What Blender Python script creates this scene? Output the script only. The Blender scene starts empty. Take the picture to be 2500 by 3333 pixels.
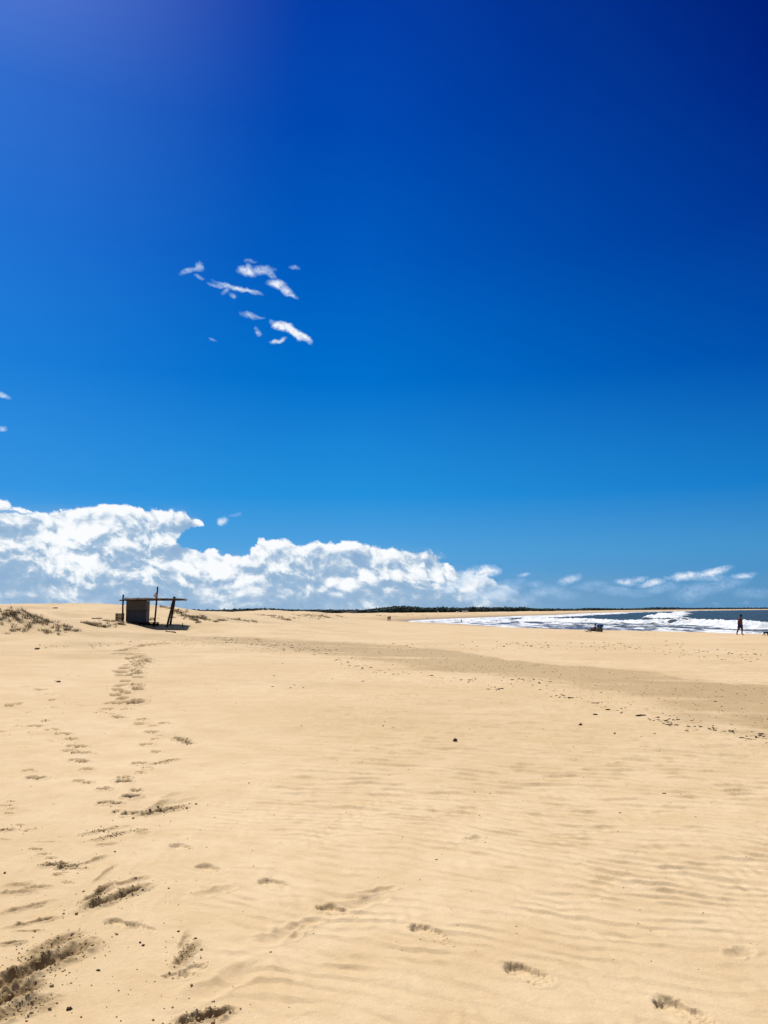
import bpy, math, random
import numpy as np
R = math.radians
random.seed(7)
rng = np.random.default_rng(11)
SC = bpy.context.scene
COL = SC.collection

# ------------------------------------------------------------------ camera
FPX, PW, PH = 2590.0, 2500.0, 3333.0          # focal length in photo pixels, photo size
EYE = np.array([0.0, 0.0, 5.0])               # sea level is z = 0
PITCH, ROLL = math.atan(321.0 / FPX), 0.0052
_f = np.array([0, math.cos(PITCH), math.sin(PITCH)])
_u0 = np.array([0, -math.sin(PITCH), math.cos(PITCH)])
_r0 = np.array([1.0, 0, 0])
_r = _r0 * math.cos(ROLL) - _u0 * math.sin(ROLL)
_u = _u0 * math.cos(ROLL) + _r0 * math.sin(ROLL)
cam = bpy.data.cameras.new('camera')
cam.sensor_fit = 'VERTICAL'
cam.sensor_height = 36.0
cam.lens = FPX / PH * 36.0
cam.clip_start = 0.1
cam.clip_end = 60000
camo = bpy.data.objects.new('camera', cam)
COL.objects.link(camo)
from mathutils import Matrix, Vector
camo.matrix_world = Matrix(((_r[0], _u[0], -_f[0], EYE[0]), (_r[1], _u[1], -_f[1], EYE[1]),
                            (_r[2], _u[2], -_f[2], EYE[2]), (0, 0, 0, 1)))
SC.camera = camo


def ray(px, py):
    d = _f * FPX + _r * (px - PW / 2) + _u * (PH / 2 - py)
    return d / np.linalg.norm(d)


def azel(px, py):
    d = ray(px, py)
    return math.atan2(d[0], d[1]), math.asin(d[2])


# ------------------------------------------------------------------ render / exposure
SC.view_settings.view_transform = 'Standard'
SC.view_settings.look = 'None'
SC.view_settings.exposure = 0.45
SC.view_settings.gamma = 1.0
SC.cycles.use_denoising = True
SC.cycles.max_bounces = 5
SC.cycles.diffuse_bounces = 2
SC.cycles.glossy_bounces = 2
SC.cycles.use_adaptive_sampling = True
SC.cycles.adaptive_threshold = 0.01

SUN_AZ, SUN_EL = R(-28), R(57)
sun = bpy.data.lights.new('sun', 'SUN')
sun.energy = 4.2
sun.angle = R(0.53)
sun.color = (1.0, 0.955, 0.88)
suno = bpy.data.objects.new('sun', sun)
COL.objects.link(suno)
_sd = Vector((math.sin(SUN_AZ) * math.cos(SUN_EL), math.cos(SUN_AZ) * math.cos(SUN_EL), math.sin(SUN_EL)))
suno.rotation_euler = _sd.to_track_quat('Z', 'Y').to_euler()
suno.location = (0, 0, 60)


# ------------------------------------------------------------------ node expression helper
class G:
    def __init__(self, nt):
        self.nt = nt

    def node(self, t, **kw):
        n = self.nt.nodes.new(t)
        for k, v in kw.items():
            setattr(n, k, v)
        return n

    def val(self, v):
        return v if isinstance(v, S) else S(self, v)

    def math(self, op, *a):
        n = self.node('ShaderNodeMath', operation=op)
        for i, x in enumerate(a):
            put(self, n.inputs[i], x)
        return S(self, n.outputs[0])

    def smooth(self, x, a, b, lo=0.0, hi=1.0, kind='SMOOTHSTEP'):
        n = self.node('ShaderNodeMapRange', interpolation_type=kind)
        put(self, n.inputs['Value'], x)
        for k, v in (('From Min', a), ('From Max', b), ('To Min', lo), ('To Max', hi)):
            put(self, n.inputs[k], v)
        return S(self, n.outputs['Result'])

    def xyz(self, x, y, z=0.0):
        n = self.node('ShaderNodeCombineXYZ')
        for i, v in enumerate((x, y, z)):
            put(self, n.inputs[i], v)
        return S(self, n.outputs[0])

    def noise(self, vec, scale, detail=3.0, rough=0.5, dist=0.0, out=0, lac=2.0):
        n = self.node('ShaderNodeTexNoise')
        put(self, n.inputs['Vector'], vec)
        for k, v in (('Scale', scale), ('Detail', detail), ('Roughness', rough), ('Distortion', dist), ('Lacunarity', lac)):
            put(self, n.inputs[k], v)
        return S(self, n.outputs[out])

    def mix(self, f, a, b, blend='MIX'):
        n = self.node('ShaderNodeMix', data_type='RGBA', blend_type=blend)
        put(self, n.inputs[0], f)
        put(self, n.inputs[6], a)
        put(self, n.inputs[7], b)
        return S(self, n.outputs[2])

    def attr(self, name):
        n = self.node('ShaderNodeAttribute', attribute_name=name)
        return S(self, n.outputs['Fac'])

    def curve(self, x, pts):
        """piecewise curve; x in [0,1], pts list of (x, y) with y in [0,1]"""
        n = self.node('ShaderNodeFloatCurve')
        put(self, n.inputs['Value'], x)
        c = n.mapping.curves[0]
        while len(c.points) < len(pts):
            c.points.new(0.5, 0.5)
        for p, (a, b) in zip(c.points, pts):
            p.location = (a, b)
            p.handle_type = 'AUTO'
        n.mapping.update()
        return S(self, n.outputs[0])


def put(g, inp, v):
    if isinstance(v, S):
        g.nt.links.new(v.s, inp)
    else:
        if isinstance(v, (tuple, list)) and inp.type == 'RGBA' and len(v) == 3:
            v = (*v, 1.0)
        if isinstance(v, (int, float)) and inp.type == 'RGBA':
            v = (v, v, v, 1.0)
        inp.default_value = v


class S:
    def __init__(self, g, s):
        self.g, self.s = g, s

    def __add__(self, o): return self.g.math('ADD', self, o)
    def __radd__(self, o): return self.g.math('ADD', o, self)
    def __sub__(self, o): return self.g.math('SUBTRACT', self, o)
    def __rsub__(self, o): return self.g.math('SUBTRACT', o, self)
    def __mul__(self, o): return self.g.math('MULTIPLY', self, o)
    def __rmul__(self, o): return self.g.math('MULTIPLY', o, self)
    def __truediv__(self, o): return self.g.math('DIVIDE', self, o)


def lin(r, g, b):
    """sRGB 0-255 to linear, undoing the exposure"""
    k = 2.0 ** (-SC.view_settings.exposure)
    def f(c):
        c /= 255.0
        return (c / 12.92 if c <= 0.04045 else ((c + 0.055) / 1.055) ** 2.4) * k
    return (f(r), f(g), f(b))


# ------------------------------------------------------------------ world: sky and clouds
world = bpy.data.worlds.new("World")
SC.world = world
world.use_nodes = True
wt = world.node_tree
wt.nodes.clear()
g = G(wt)
SKY_STRENGTH = 0.1
sky = g.node('ShaderNodeTexSky', sky_type='NISHITA')
sky.sun_disc = False
sky.sun_elevation = SUN_EL
sky.sun_rotation = SUN_AZ
sky.air_density = 1.0
sky.dust_density = 0.6
sky.ozone_density = 3.0
tc = g.node('ShaderNodeTexCoord')
sep = g.node('ShaderNodeSeparateXYZ')
wt.links.new(tc.outputs['Generated'], sep.inputs[0])
X, Y, Z = (S(g, sep.outputs[i]) for i in range(3))
AZ = g.math('ARCTAN2', X, Y)
EL = g.math('ARCSINE', g.math('MINIMUM', g.math('MAXIMUM', Z, -1.0), 1.0))
# deep polarised blue: the clear sky's own colour, saturated, with its fall-off away from the sun
el_n = g.smooth(EL, 0.0, 0.72, kind='LINEAR')


def ramp(x, stops):
    n = g.node('ShaderNodeValToRGB')
    cr = n.color_ramp
    while len(cr.elements) < len(stops):
        cr.elements.new(0.5)
    for e, (p, c) in zip(cr.elements, stops):
        e.position = p
        e.color = (*[q / 1.0 for q in lin(*c)], 1)
    put(g, n.inputs[0], x)
    return S(g, n.outputs[0])


left = ramp(el_n, [(0.0, (120, 170, 215)), (0.10, (95, 172, 228)), (0.2, (56, 150, 226)), (0.4, (30, 128, 218)), (0.6, (34, 114, 212)), (0.8, (52, 112, 208)), (1.0, (100, 128, 214))])
mid = ramp(el_n, [(0.0, (112, 165, 208)), (0.10, (84, 163, 222)), (0.2, (36, 145, 220)), (0.4, (0, 112, 204)), (0.6, (0, 90, 190)), (0.8, (0, 72, 177)), (1.0, (4, 58, 165))])
right = ramp(el_n, [(0.0, (84, 142, 188)), (0.10, (68, 146, 202)), (0.2, (22, 122, 200)), (0.4, (0, 76, 170)), (0.6, (0, 48, 144)), (0.8, (0, 32, 124)), (1.0, (0, 22, 106))])
f1 = g.smooth(AZ, -0.58, -0.08)
f2 = g.smooth(AZ, -0.02, 0.52, kind='LINEAR')
grad = g.mix(f2, g.mix(f1, left, mid), right)
# below the frame's top the photo's blue; overhead and behind, the physical sky
nis = g.node('ShaderNodeMix', data_type='RGBA', blend_type='MULTIPLY')
nis.inputs[0].default_value = 1.0
wt.links.new(sky.outputs[0], nis.inputs[6])
nis.inputs[7].default_value = (SKY_STRENGTH * 0.50, SKY_STRENGTH * 0.52, SKY_STRENGTH * 0.60, 1)
over = g.smooth(g.math('ABSOLUTE', AZ), 0.75, 1.6)
over = g.math('MAXIMUM', over, g.smooth(EL, 0.72, 1.1))
skycol = g.mix(over, grad, S(g, nis.outputs[2]))

P2 = g.xyz(AZ, EL, 0.0)
warpn = g.node('ShaderNodeTexNoise')
put(g, warpn.inputs['Vector'], P2)
warpn.inputs['Scale'].default_value = 55
warpn.inputs['Detail'].default_value = 4
ws = g.node('ShaderNodeSeparateColor')
wt.links.new(warpn.outputs['Color'], ws.inputs[0])
WX = (S(g, ws.outputs[0]) - 0.5)
WY = (S(g, ws.outputs[1]) - 0.5)
A2 = AZ + WX * 0.006
E2 = EL + WY * 0.004


# horizon bank of cumulus: its top as a curve over azimuth
def bank_pts(lst, el_max):
    a0, a1 = -0.62, 0.62
    out = []
    for px, py in lst:
        a, e = azel(px, py)
        out.append(((a - a0) / (a1 - a0), max(0.0, min(1.0, e / el_max))))
    return out


ELM = 0.17
AZN = g.smooth(AZ + WX * 0.028, -0.62, 0.62, kind='LINEAR')
TOP = g.curve(AZN, [(0.0, 0.9)] + bank_pts([
    (-60, 1600), (15, 1612), (60, 1632), (170, 1634), (330, 1642), (450, 1652), (590, 1644), (632, 1660), (668, 1690), (705, 1775),
    (780, 1790), (860, 1768), (1000, 1758), (1200, 1766), (1330, 1770), (1430, 1782), (1475, 1826), (1560, 1850), (1640, 1890),
    (1760, 1930), (1900, 1945), (2100, 1950), (2560, 1960)], ELM)
    + [(1.0, 0.08)]) * ELM


def cells(a, e, sc, w):
    vo = g.node('ShaderNodeTexVoronoi', feature='SMOOTH_F1', voronoi_dimensions='2D')
    put(g, vo.inputs['Vector'], g.xyz(a, e * 1.35, 0.0))
    vo.inputs['Scale'].default_value = sc
    vo.inputs['Detail'].default_value = 3.0
    vo.inputs['Roughness'].default_value = 0.55
    vo.inputs['Lacunarity'].default_value = 2.3
    vo.inputs['Smoothness'].default_value = 0.45
    vo.inputs['Randomness'].default_value = 1.0
    return (0.5 - S(g, vo.outputs['Distance'])) * w


# swelling warp so the heads lean and vary in size
wn2 = g.node('ShaderNodeTexNoise')
put(g, wn2.inputs['Vector'], P2)
wn2.inputs['Scale'].default_value = 13
wn2.inputs['Detail'].default_value = 5
ws2 = g.node('ShaderNodeSeparateColor')
wt.links.new(wn2.outputs['Color'], ws2.inputs[0])
A3 = AZ + (S(g, ws2.outputs[0]) - 0.5) * 0.055
E3 = EL + (S(g, ws2.outputs[1]) - 0.5) * 0.035 + A3 * 0.18


def billow(a, e):
    """cauliflower density at (azimuth, elevation)"""
    big = g.noise(g.xyz(a, e * 1.35, 3.7), 8.0, 3.0, 0.45, 0.0)
    return big + cells(a, e, 17.0, 0.26) + cells(a + 3.1, e + 1.7, 47.0, 0.10)


d0 = billow(A3, E3)
d1 = billow(A3 - 0.0048, E3 + 0.0078)      # the same field a step towards the sun
relief = d0 - d1
h_in = TOP - EL                                  # how far below the bank's top
edge = g.smooth(h_in + (d0 - 0.50) * 0.048, 0.0, 0.0045)
# hollow under the overhanging head and the thin break at the far left
def ell(px, py, rx, ry, ang=0.0, a=None, e=None):
    c = azel(px, py)
    rx, ry = rx / FPX, ry / FPX
    ca, sa = math.cos(R(ang)), math.sin(R(ang))
    dx = (a if a is not None else A2) - c[0]
    dy = (e if e is not None else E2) - c[1]
    u = (dx * (ca / rx)) + (dy * (sa / rx))
    v = (dy * (ca / ry)) - (dx * (sa / ry))
    return g.math('SUBTRACT', 1.0, u * u + v * v)
A4 = AZ + WX * 0.030
E4 = EL + WY * 0.020
hole = g.smooth(ell(690, 1750, 100, 34, 6, A4, E4) + (d0 - 0.5) * -2.0, 0.0, 0.35)
hole2 = g.smooth(ell(1495, 1822, 70, 15, 4, A4, E4), 0.0, 0.35)
hole3 = g.smooth(ell(30, 1664, 70, 9, 0, A4, E4), 0.0, 0.9) * 0.75
edge = edge * (1.0 - hole) * (1.0 - hole2) * (1.0 - hole3)
# to the right the bank thins out into broken puffs and veils
thin = g.smooth(AZ, 0.09, 0.24)
streak = g.noise(g.xyz(A2, E2 * 3.2, 9.0), 16.0, 5.0, 0.58, 0.3)
fade_low = g.smooth(EL, 0.0, 0.035)
broken = g.smooth(d0, 0.46, 0.60)
solid = g.mix(thin, 1.0, g.smooth(h_in, 0.0, 0.03, 0.35, 0.25) * broken)
alpha = edge * S(g, solid.s)
# body shading: lit crowns, grey-blue hollows, greyer towards the base
hn = g.smooth(EL, 0.062, 0.012)
crown = g.smooth(h_in, 0.022, 0.0)
big = g.noise(g.xyz(A2, E2 * 2.1, 21.0), 9.0, 5.0, 0.52, 0.5)
bs_ = (big - 0.5) * 1.5 * (1.0 - crown)
lit = 0.78 + (d0 - 0.5) * 0.55 + relief * 3.9 * g.smooth(EL, 0.010, 0.045, 0.45, 1.0) + crown * 0.30 - hn * 0.40 + bs_ + (streak - 0.5) * 0.8 * hn
lit = g.smooth(lit, 0.0, 1.0, kind='LINEAR')
n = g.node('ShaderNodeValToRGB')
cr = n.color_ramp
for _ in range(3):
    cr.elements.new(0.5)
for e_, (p_, c_) in zip(cr.elements, [(0.0, (136, 170, 208)), (0.28, (166, 192, 220)), (0.55, (202, 217, 232)), (0.8, (232, 240, 247)), (1.0, (251, 253, 255))]):
    e_.position = p_
    e_.color = (*lin(*c_), 1)
put(g, n.inputs[0], lit)
ccol = S(g, n.outputs[0])
# the right-hand veils are bluer
ccol = g.mix(thin * 0.55, ccol, g.mix(lit, lin(100, 155, 205), lin(205, 224, 242)))
c1 = g.mix(alpha, skycol, ccol)
# veil of far haze-cloud hanging under the bank
veil = g.math('MAXIMUM', g.smooth(h_in, -0.004, 0.04) * (1.0 - hole) * (1.0 - hole2), g.smooth(EL + (streak - 0.5) * 0.04, 0.052, 0.012)) * g.smooth(streak, 0.15, 0.7, 0.5, 0.9) * g.mix(g.smooth(AZ, 0.0, 0.5), 0.95, 0.68)
c1 = g.mix(veil * (1.0 - g.smooth(lit, 0.3, 0.8) * alpha), c1, g.mix(g.smooth(AZ, -0.1, 0.45), lin(150, 182, 212), lin(104, 154, 194)))

# small fair-weather scraps higher up
wis_n = g.noise(g.xyz(AZ, EL * 1.3, 5.0), 130.0, 6.0, 0.7, 0.9)
scraps = [(620, 881, 38, 9, 12, .75), (646, 868, 11, 17, -15, .8), (654, 905, 16, 6, -10, .55), (813, 854, 20, 5, 0, .45),
          (807, 880, 34, 13, -6, 1.1), (850, 878, 44, 11, 4, .85), (880, 891, 24, 7, -35, .7), (957, 874, 20, 7, -8, .6),
          (900, 926, 34, 13, -10, 1.2), (932, 945, 40, 11, -28, 1.0), (720, 930, 40, 5, -5, .8), (775, 938, 75, 7, -10, 1.05), (830, 950, 32, 5, -12, .8),
          (731, 946, 18, 8, 20, .6), (762, 960, 14, 9, -20, .7), (812, 1030, 26, 9, -14, .8), (836, 1034, 22, 5, -4, .6),
          (840, 1084, 12, 10, 0, .9), (834, 1068, 9, 5, 0, .5), (917, 1062, 38, 14, -8, 1.7), (962, 1085, 52, 13, -27, 1.8), (905, 1107, 26, 6, 14, 1.1),
          (695, 1107, 14, 5, -18, .6), (4, 1290, 22, 8, -15, 1.0), (3, 1392, 16, 7, 0, .9),
          (722, 1698, 17, 13, 0, 1.1), (765, 1678, 24, 7, 12, .45), (1702, 1870, 20, 8, 10, .7),
          (1529, 1864, 34, 16, 25, 1.0), (1583, 1862, 42, 19, 8, 1.3), (1853, 1885, 34, 13, 12, .95), (1747, 1903, 30, 9, 0, .5), (2036, 1893, 38, 11, -4, 1.0), (2080, 1884, 30, 8, 15, .8), (2122, 1896, 36, 12, 14, 1.1),
          (2237, 1873, 50, 13, 8, 1.1), (2322, 1862, 50, 13, 12, 1.2), (2305, 1879, 56, 11, 0, .7), (2420, 1873, 34, 9, 4, .9), (2177, 1881, 24, 6, -8, .6), (2262, 1926, 70, 24, 10, .55), (1642, 1920, 70, 26, 18, .7), (1780, 1925, 60, 18, 10, .6), (2010, 1925, 60, 16, -5, .5), (2150, 1915, 60, 16, 10, .5), (2360, 1900, 70, 20, 8, .5), (2450, 1930, 60, 16, 0, .4),
          (1830, 1938, 50, 18, 0, .45), (1725, 1945, 40, 16, 15, .45), (1928, 1907, 50, 14, 4, .45), (2080, 1930, 60, 14, 0, .35), (1480, 1905, 60, 20, 20, .7), (1560, 1935, 50, 18, 12, .55)]
sc_sum = None
for (px, py, rx, ry, an, st) in scraps:
    e_ = ell(px, py, rx * 1.25, ry * 1.35, an, AZ + WX * 0.017, EL + WY * 0.012)
    m_ = g.math('MAXIMUM', e_, 0.0) * st
    sc_sum = m_ if sc_sum is None else g.math('MAXIMUM', sc_sum, m_)
sa_ = g.smooth(sc_sum * (wis_n * 3.4 - 0.60), 0.06, 1.5, 0.0, 0.95, kind='LINEAR')
c2 = g.mix(sa_, c1, g.mix(g.smooth(sc_sum, 0.2, 1.4), lin(165, 202, 240), lin(248, 251, 255)))
# faint cirrus-like mottling so the blue is not perfectly even
mott = g.noise(g.xyz(AZ, EL, 0.0), 4.0, 5.0, 0.6)
c3 = g.mix(g.smooth(mott, 0.35, 0.8, 0.0, 0.02), c2, lin(60, 150, 235))
bg = g.node('ShaderNodeBackground')
put(g, bg.inputs['Color'], c3)
bg.inputs['Strength'].default_value = 1.0
wo = g.node('ShaderNodeOutputWorld')
wt.links.new(bg.outputs[0], wo.inputs[0])
world.cycles.sampling_method = 'MANUAL'
world.cycles.sample_map_resolution = 512


# ------------------------------------------------------------------ numpy noise
_perm = rng.permutation(4096)
_ang = rng.random(4096) * 2 * np.pi
_gx, _gy = np.cos(_ang), np.sin(_ang)


def perlin(x, y, seed=0):
    xi = np.floor(x).astype(np.int64)
    yi = np.floor(y).astype(np.int64)
    fx, fy = x - xi, y - yi
    u = fx * fx * fx * (fx * (fx * 6 - 15) + 10)
    v = fy * fy * fy * (fy * (fy * 6 - 15) + 10)

    def gr(ix, iy, dx, dy):
        h = _perm[(_perm[(ix + seed * 131) & 4095] + iy) & 4095]
        return _gx[h] * dx + _gy[h] * dy
    a = gr(xi, yi, fx, fy)
    b = gr(xi + 1, yi, fx - 1, fy)
    c = gr(xi, yi + 1, fx, fy - 1)
    d = gr(xi + 1, yi + 1, fx - 1, fy - 1)
    return (a + (b - a) * u) * (1 - v) + (c + (d - c) * u) * v * 1.0


def fbm(x, y, octv=4, rough=0.5, seed=0):
    s, a, t = 0.0, 1.0, 0.0
    for i in range(octv):
        s = s + a * perlin(x, y, seed + i * 7)
        t += a
        a *= rough
        x, y = x * 2.03 + 17.1, y * 2.03 - 9.3
    return s / t * 1.6


def sstep(x, a, b):
    t = np.clip((x - a) / (b - a), 0, 1)
    return t * t * (3 - 2 * t)


# ------------------------------------------------------------------ the lie of the land
SHORE = [(900, -420), (400, -150), (200, -20), (120, 32), (78, 72), (57, 108), (44, 150), (37, 205), (33, 262), (25, 305), (13, 352), (13.5, 395),
         (34, 470), (74, 568), (124, 704), (170, 790), (273, 1088), (425, 1423), (884, 2312), (1390, 3000), (2500, 4200), (6000, 7600), (16000, 16000)]


def catmull(P, k=5):
    P = [np.array(p, float) for p in P]
    out = []
    for i in range(len(P) - 1):
        p0 = P[max(i - 1, 0)]; p1 = P[i]; p2 = P[i + 1]; p3 = P[min(i + 2, len(P) - 1)]
        for j in range(k):
            t = j / k
            out.append(0.5 * ((2 * p1) + (-p0 + p2) * t + (2 * p0 - 5 * p1 + 4 * p2 - p3) * t * t + (-p0 + 3 * p1 - 3 * p2 + p3) * t ** 3))
    out.append(P[-1])
    return np.array(out)


SH = catmull(SHORE, 4)


def shore_dist(x, y):
    """signed distance to the water's edge, positive inland"""
    best = np.full(x.shape, 1e18)
    sgn = np.ones(x.shape)
    for a, b in zip(SH[:-1], SH[1:]):
        ex, ey = b - a
        L2 = ex * ex + ey * ey
        t = np.clip(((x - a[0]) * ex + (y - a[1]) * ey) / L2, 0, 1)
        dx, dy = x - (a[0] + t * ex), y - (a[1] + t * ey)
        d2 = dx * dx + dy * dy
        m = d2 < best
        best = np.where(m, d2, best)
        sgn = np.where(m, np.sign(ex * (y - a[1]) - ey * (x - a[0])), sgn)
    return np.sqrt(best) * sgn


CP = [  # photo column, distance from the camera (m), ground height above sea (m)
    (-800, 1, 3.42), (600, 1, 3.4), (2000, 1, 3.4), (3300, 1, 3.35), (0, 3, 3.4), (1250, 3, 3.4), (2500, 3, 3.38), (0, 6, 3.4), (1250, 6, 3.4), (2500, 6, 3.37),
    (-600, 10, 3.5), (0, 10, 3.42), (1250, 10, 3.4), (2500, 10, 3.33), (3300, 10, 3.3), (0, 20, 3.45), (1250, 20, 3.32), (2500, 20, 3.15), (3300, 20, 3.1),
    (0, 34, 3.55), (700, 34, 3.45), (1250, 34, 3.25), (2000, 34, 3.0), (2500, 34, 2.92),
    (-400, 50, 4.1), (0, 50, 3.65), (400, 52, 3.62), (700, 50, 3.5), (1250, 50, 3.1), (2000, 50, 2.78), (2500, 50, 2.68), (3200, 50, 2.6),
    (330, 67, 3.95), (430, 69.5, 3.95), (430, 66, 3.74), (470, 69.5, 3.70), (480, 67, 3.50), (520, 69.5, 3.47), (520, 66.5, 3.36), (560, 69.5, 3.50), (620, 69.5, 3.50), (620, 66.5, 3.35), (560, 66, 3.37), (680, 68, 3.45), (560, 72.2, 3.93), (620, 73, 3.95), (480, 72.5, 3.95), (520, 72.5, 3.93), (440, 73.5, 4.08),
    (0, 70, 4.3), (250, 70, 4.15), (800, 70, 3.6), (1000, 70, 3.38), (1250, 70, 3.0), (1600, 72, 2.8), (2000, 75, 2.6), (2412, 74, 2.56), (2800, 70, 2.5),
    (-500, 110, 6.1), (0, 112, 5.92), (150, 112, 6.0), (300, 112, 6.12), (400, 110, 5.88), (500, 108, 5.7), (600, 108, 4.75), (700, 105, 4.35), (900, 105, 3.8), (1250, 105, 2.85), (1500, 105, 2.55), (1770, 112, 2.25), (2000, 100, 2.45),
    (0, 160, 5.6), (300, 160, 5.7), (600, 155, 5.10), (750, 160, 4.82), (850, 160, 4.55), (1000, 165, 3.75), (1250, 165, 2.35), (1450, 190, 1.65),
    (600, 210, 5.05), (800, 210, 4.62), (1000, 220, 3.8), (1250, 220, 2.0), (1450, 215, 1.45),
    (600, 320, 4.5), (800, 320, 4.3), (950, 320, 3.8), (1100, 320, 3.1), (1180, 320, 2.0), (1266, 321, 0.75), (1400, 300, 0.85), (1330, 370, .9), (1210, 380, 1.9),
    (600, 450, 4.0), (1000, 430, 3.2), (1200, 440, 2.3), (1290, 430, 1.7), (1360, 450, 1.7), (1330, 520, 3.2),
    (-600, 700, 4.5), (600, 700, 3.2), (1000, 700, 2.2), (1330, 700, 2.2), (1600, 700, 2.6), (2500, 700, 3.0), (600, 2500, 2), (1500, 2500, 2.4), (2500, 3500, 2.8), (2500, 9000, 2.8), (0, 9000, 3)]
_cx = np.array([math.atan((p[0] - 1250) / FPX) for p in CP])
_cl = np.array([math.log(p[1]) * 0.6 for p in CP])
_cz = np.array([p[2] for p in CP])
_K = np.sqrt((_cx[:, None] - _cx) ** 2 + (_cl[:, None] - _cl) ** 2 + 0.0004)
_w = np.linalg.solve(np.vstack([np.hstack([_K, np.ones((len(CP), 1))]), np.append(np.ones(len(CP)), 0)]), np.append(_cz, 0))

MOUNDS = [  # photo column, distance, height, radius across, radius along, skew
    (-40, 52, 1.45, 4.6, 6.5), (90, 49.5, 0.55, 2.2, 4.0), (200, 47.5, 0.28, 2.0, 2.5), (330, 60, .35, 2.5, 3.0), (395, 58, .25, 2.0, 2.5), (505, 90, 0.62, 4.2, 7.0), (580, 86, 0.35, 3.0, 6.0), (640, 84, 0.42, 2.4, 4.0),
    (870, 175, .5, 5, 8), (915, 165, .55, 5, 9), (1000, 185, 1.0, 8, 10), (1055, 178, .75, 5, 8), (1110, 240, .8, 7, 10), (1150, 300, .7, 8, 12), (1235, 400, 1.1, 9, 12),
    (1275, 420, .9, 6, 10), (1330, 455, 1.2, 8, 14), (1375, 470, 1.0, 6, 10), (1420, 500, .9, 8, 10)]


MOUNDS += [(530, 69.0, -0.40, 1.9, 1.15), (605, 68.8, -0.26, 1.3, 1.3), (470, 69.5, -0.20, 0.9, 0.8)]


def mounds(x, y):
    z = np.zeros(x.shape)
    for (px, D, h, ra, rl) in MOUNDS:
        a = (px - 1250) / FPX
        mx, my = a * D, D
        dx, dy = x - mx, y - my
        z += h * np.exp(-((dx / ra) ** 2 + (dy / rl) ** 2))
    return z


def height(x, y, d=None):
    if d is None:
        d = shore_dist(x, y)
    D = np.sqrt(x * x + y * y) + 1e-6
    az = np.arctan2(x, y)
    azc = np.clip(az, -0.75, 0.75)
    l = np.log(np.maximum(D, 1.0)) * 0.6
    z = np.full(x.shape, _w[-1])
    for i in range(len(CP)):
        z += _w[i] * np.sqrt((azc - _cx[i]) ** 2 + (l - _cl[i]) ** 2 + 0.0004)
    # hummocky dunes on the landward side
    land = sstep(az, 0.05, -0.12) * sstep(D, 48, 90)
    n1 = fbm(x / 13.0, y / 17.0, 4, 0.5, 3)
    n3 = np.abs(fbm(x / 6.0 + 5, y / 7.0, 3, 0.55, 6))
    z += land * (0.22 * np.clip(n1, -0.3, 1) + 0.30 * (0.30 - n3) * sstep(az, -0.02, -0.12) + 0.06 * fbm(x / 2.2, y / 3.0, 2, 0.5, 5)) * (1 - 0.8 * np.exp(-(((az + 0.28) / 0.05) ** 2 + ((D - 69) / 5.0) ** 2)))
    far = sstep(D, 380, 520)
    n2 = fbm(x / 22.0, y / 30.0, 4, 0.55, 13)
    z += far * (np.clip(n2, -0.2, 1) * 1.5) * sstep(d, 170, 60)
    z += mounds(x, y)
    z += 0.045 * fbm(x / 5.5, y / 7.5, 3, 0.5, 23) * sstep(D, 2, 10)
    slope = 0.112 - 0.055 * sstep(y, 120, 270)
    prof = np.where(d > 0, d * slope, d * 0.035) + 0.03 * fbm(x / 4, y / 4, 2, 0.5, 31)
    prof = np.maximum(prof, -5.0)
    k = 5.0
    zz = -np.logaddexp(-k * z, -k * prof) / k
    return zz


def h1(x, y):
    return float(height(np.array([float(x)]), np.array([float(y)]))[0])


def ground_at(px, py, dmin=2.0, dmax=1500.0):
    """where the sight line through a photo pixel meets the ground"""
    r = ray(px, py)
    hr = math.hypot(r[0], r[1])
    ds = np.exp(np.linspace(math.log(dmin), math.log(dmax), 260))
    xs, ys = r[0] / hr * ds, r[1] / hr * ds
    zr = EYE[2] + r[2] / hr * ds
    hz = height(xs, ys)
    hit = np.nonzero(zr <= hz)[0]
    if len(hit) == 0 or hit[0] == 0:
        return None
    i = hit[0]
    a0, a1 = zr[i - 1] - hz[i - 1], zr[i] - hz[i]
    t = a0 / (a0 - a1)
    D = ds[i - 1] + (ds[i] - ds[i - 1]) * t
    x, y = r[0] / hr * D, r[1] / hr * D
    return x, y, h1(x, y), D


# ------------------------------------------------------------------ mesh helpers
def link(o, parent=None):
    COL.objects.link(o)
    if parent is not None:
        o.parent = parent
    return o


def tag(o, label=None, cat=None, group=None, kind=None):
    if label: o['label'] = label
    if cat: o['category'] = cat
    if group: o['group'] = group
    if kind: o['kind'] = kind
    return o


def empty(name, loc=(0, 0, 0), rz=0.0):
    o = bpy.data.objects.new(name, None)
    o.location = loc
    o.rotation_euler = (0, 0, rz)
    o.empty_display_size = 0.2
    COL.objects.link(o)
    return o


def mesh_np(name, co, faces, mat, parent=None, smooth=True, attrs=None):
    """co (n,3) array, faces (m,3|4) array"""
    me = bpy.data.meshes.new(name)
    k = faces.shape[1]
    me.vertices.add(len(co))
    me.vertices.foreach_set('co', np.ascontiguousarray(co, dtype=np.float32).ravel())
    me.loops.add(faces.size)
    me.loops.foreach_set('vertex_index', np.ascontiguousarray(faces, dtype=np.int32).ravel())
    me.polygons.add(len(faces))
    me.polygons.foreach_set('loop_start', np.arange(0, faces.size, k, dtype=np.int32))
    me.polygons.foreach_set('loop_total', np.full(len(faces), k, dtype=np.int32))
    me.polygons.foreach_set('use_smooth', np.full(len(faces), smooth, dtype=bool))
    for an, av in (attrs or {}).items():
        at = me.attributes.new(an, 'FLOAT', 'POINT')
        at.data.foreach_set('value', np.ascontiguousarray(av, dtype=np.float32).ravel())
    me.update(calc_edges=True)
    me.materials.append(mat)
    o = bpy.data.objects.new(name, me)
    return link(o, parent)


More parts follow.
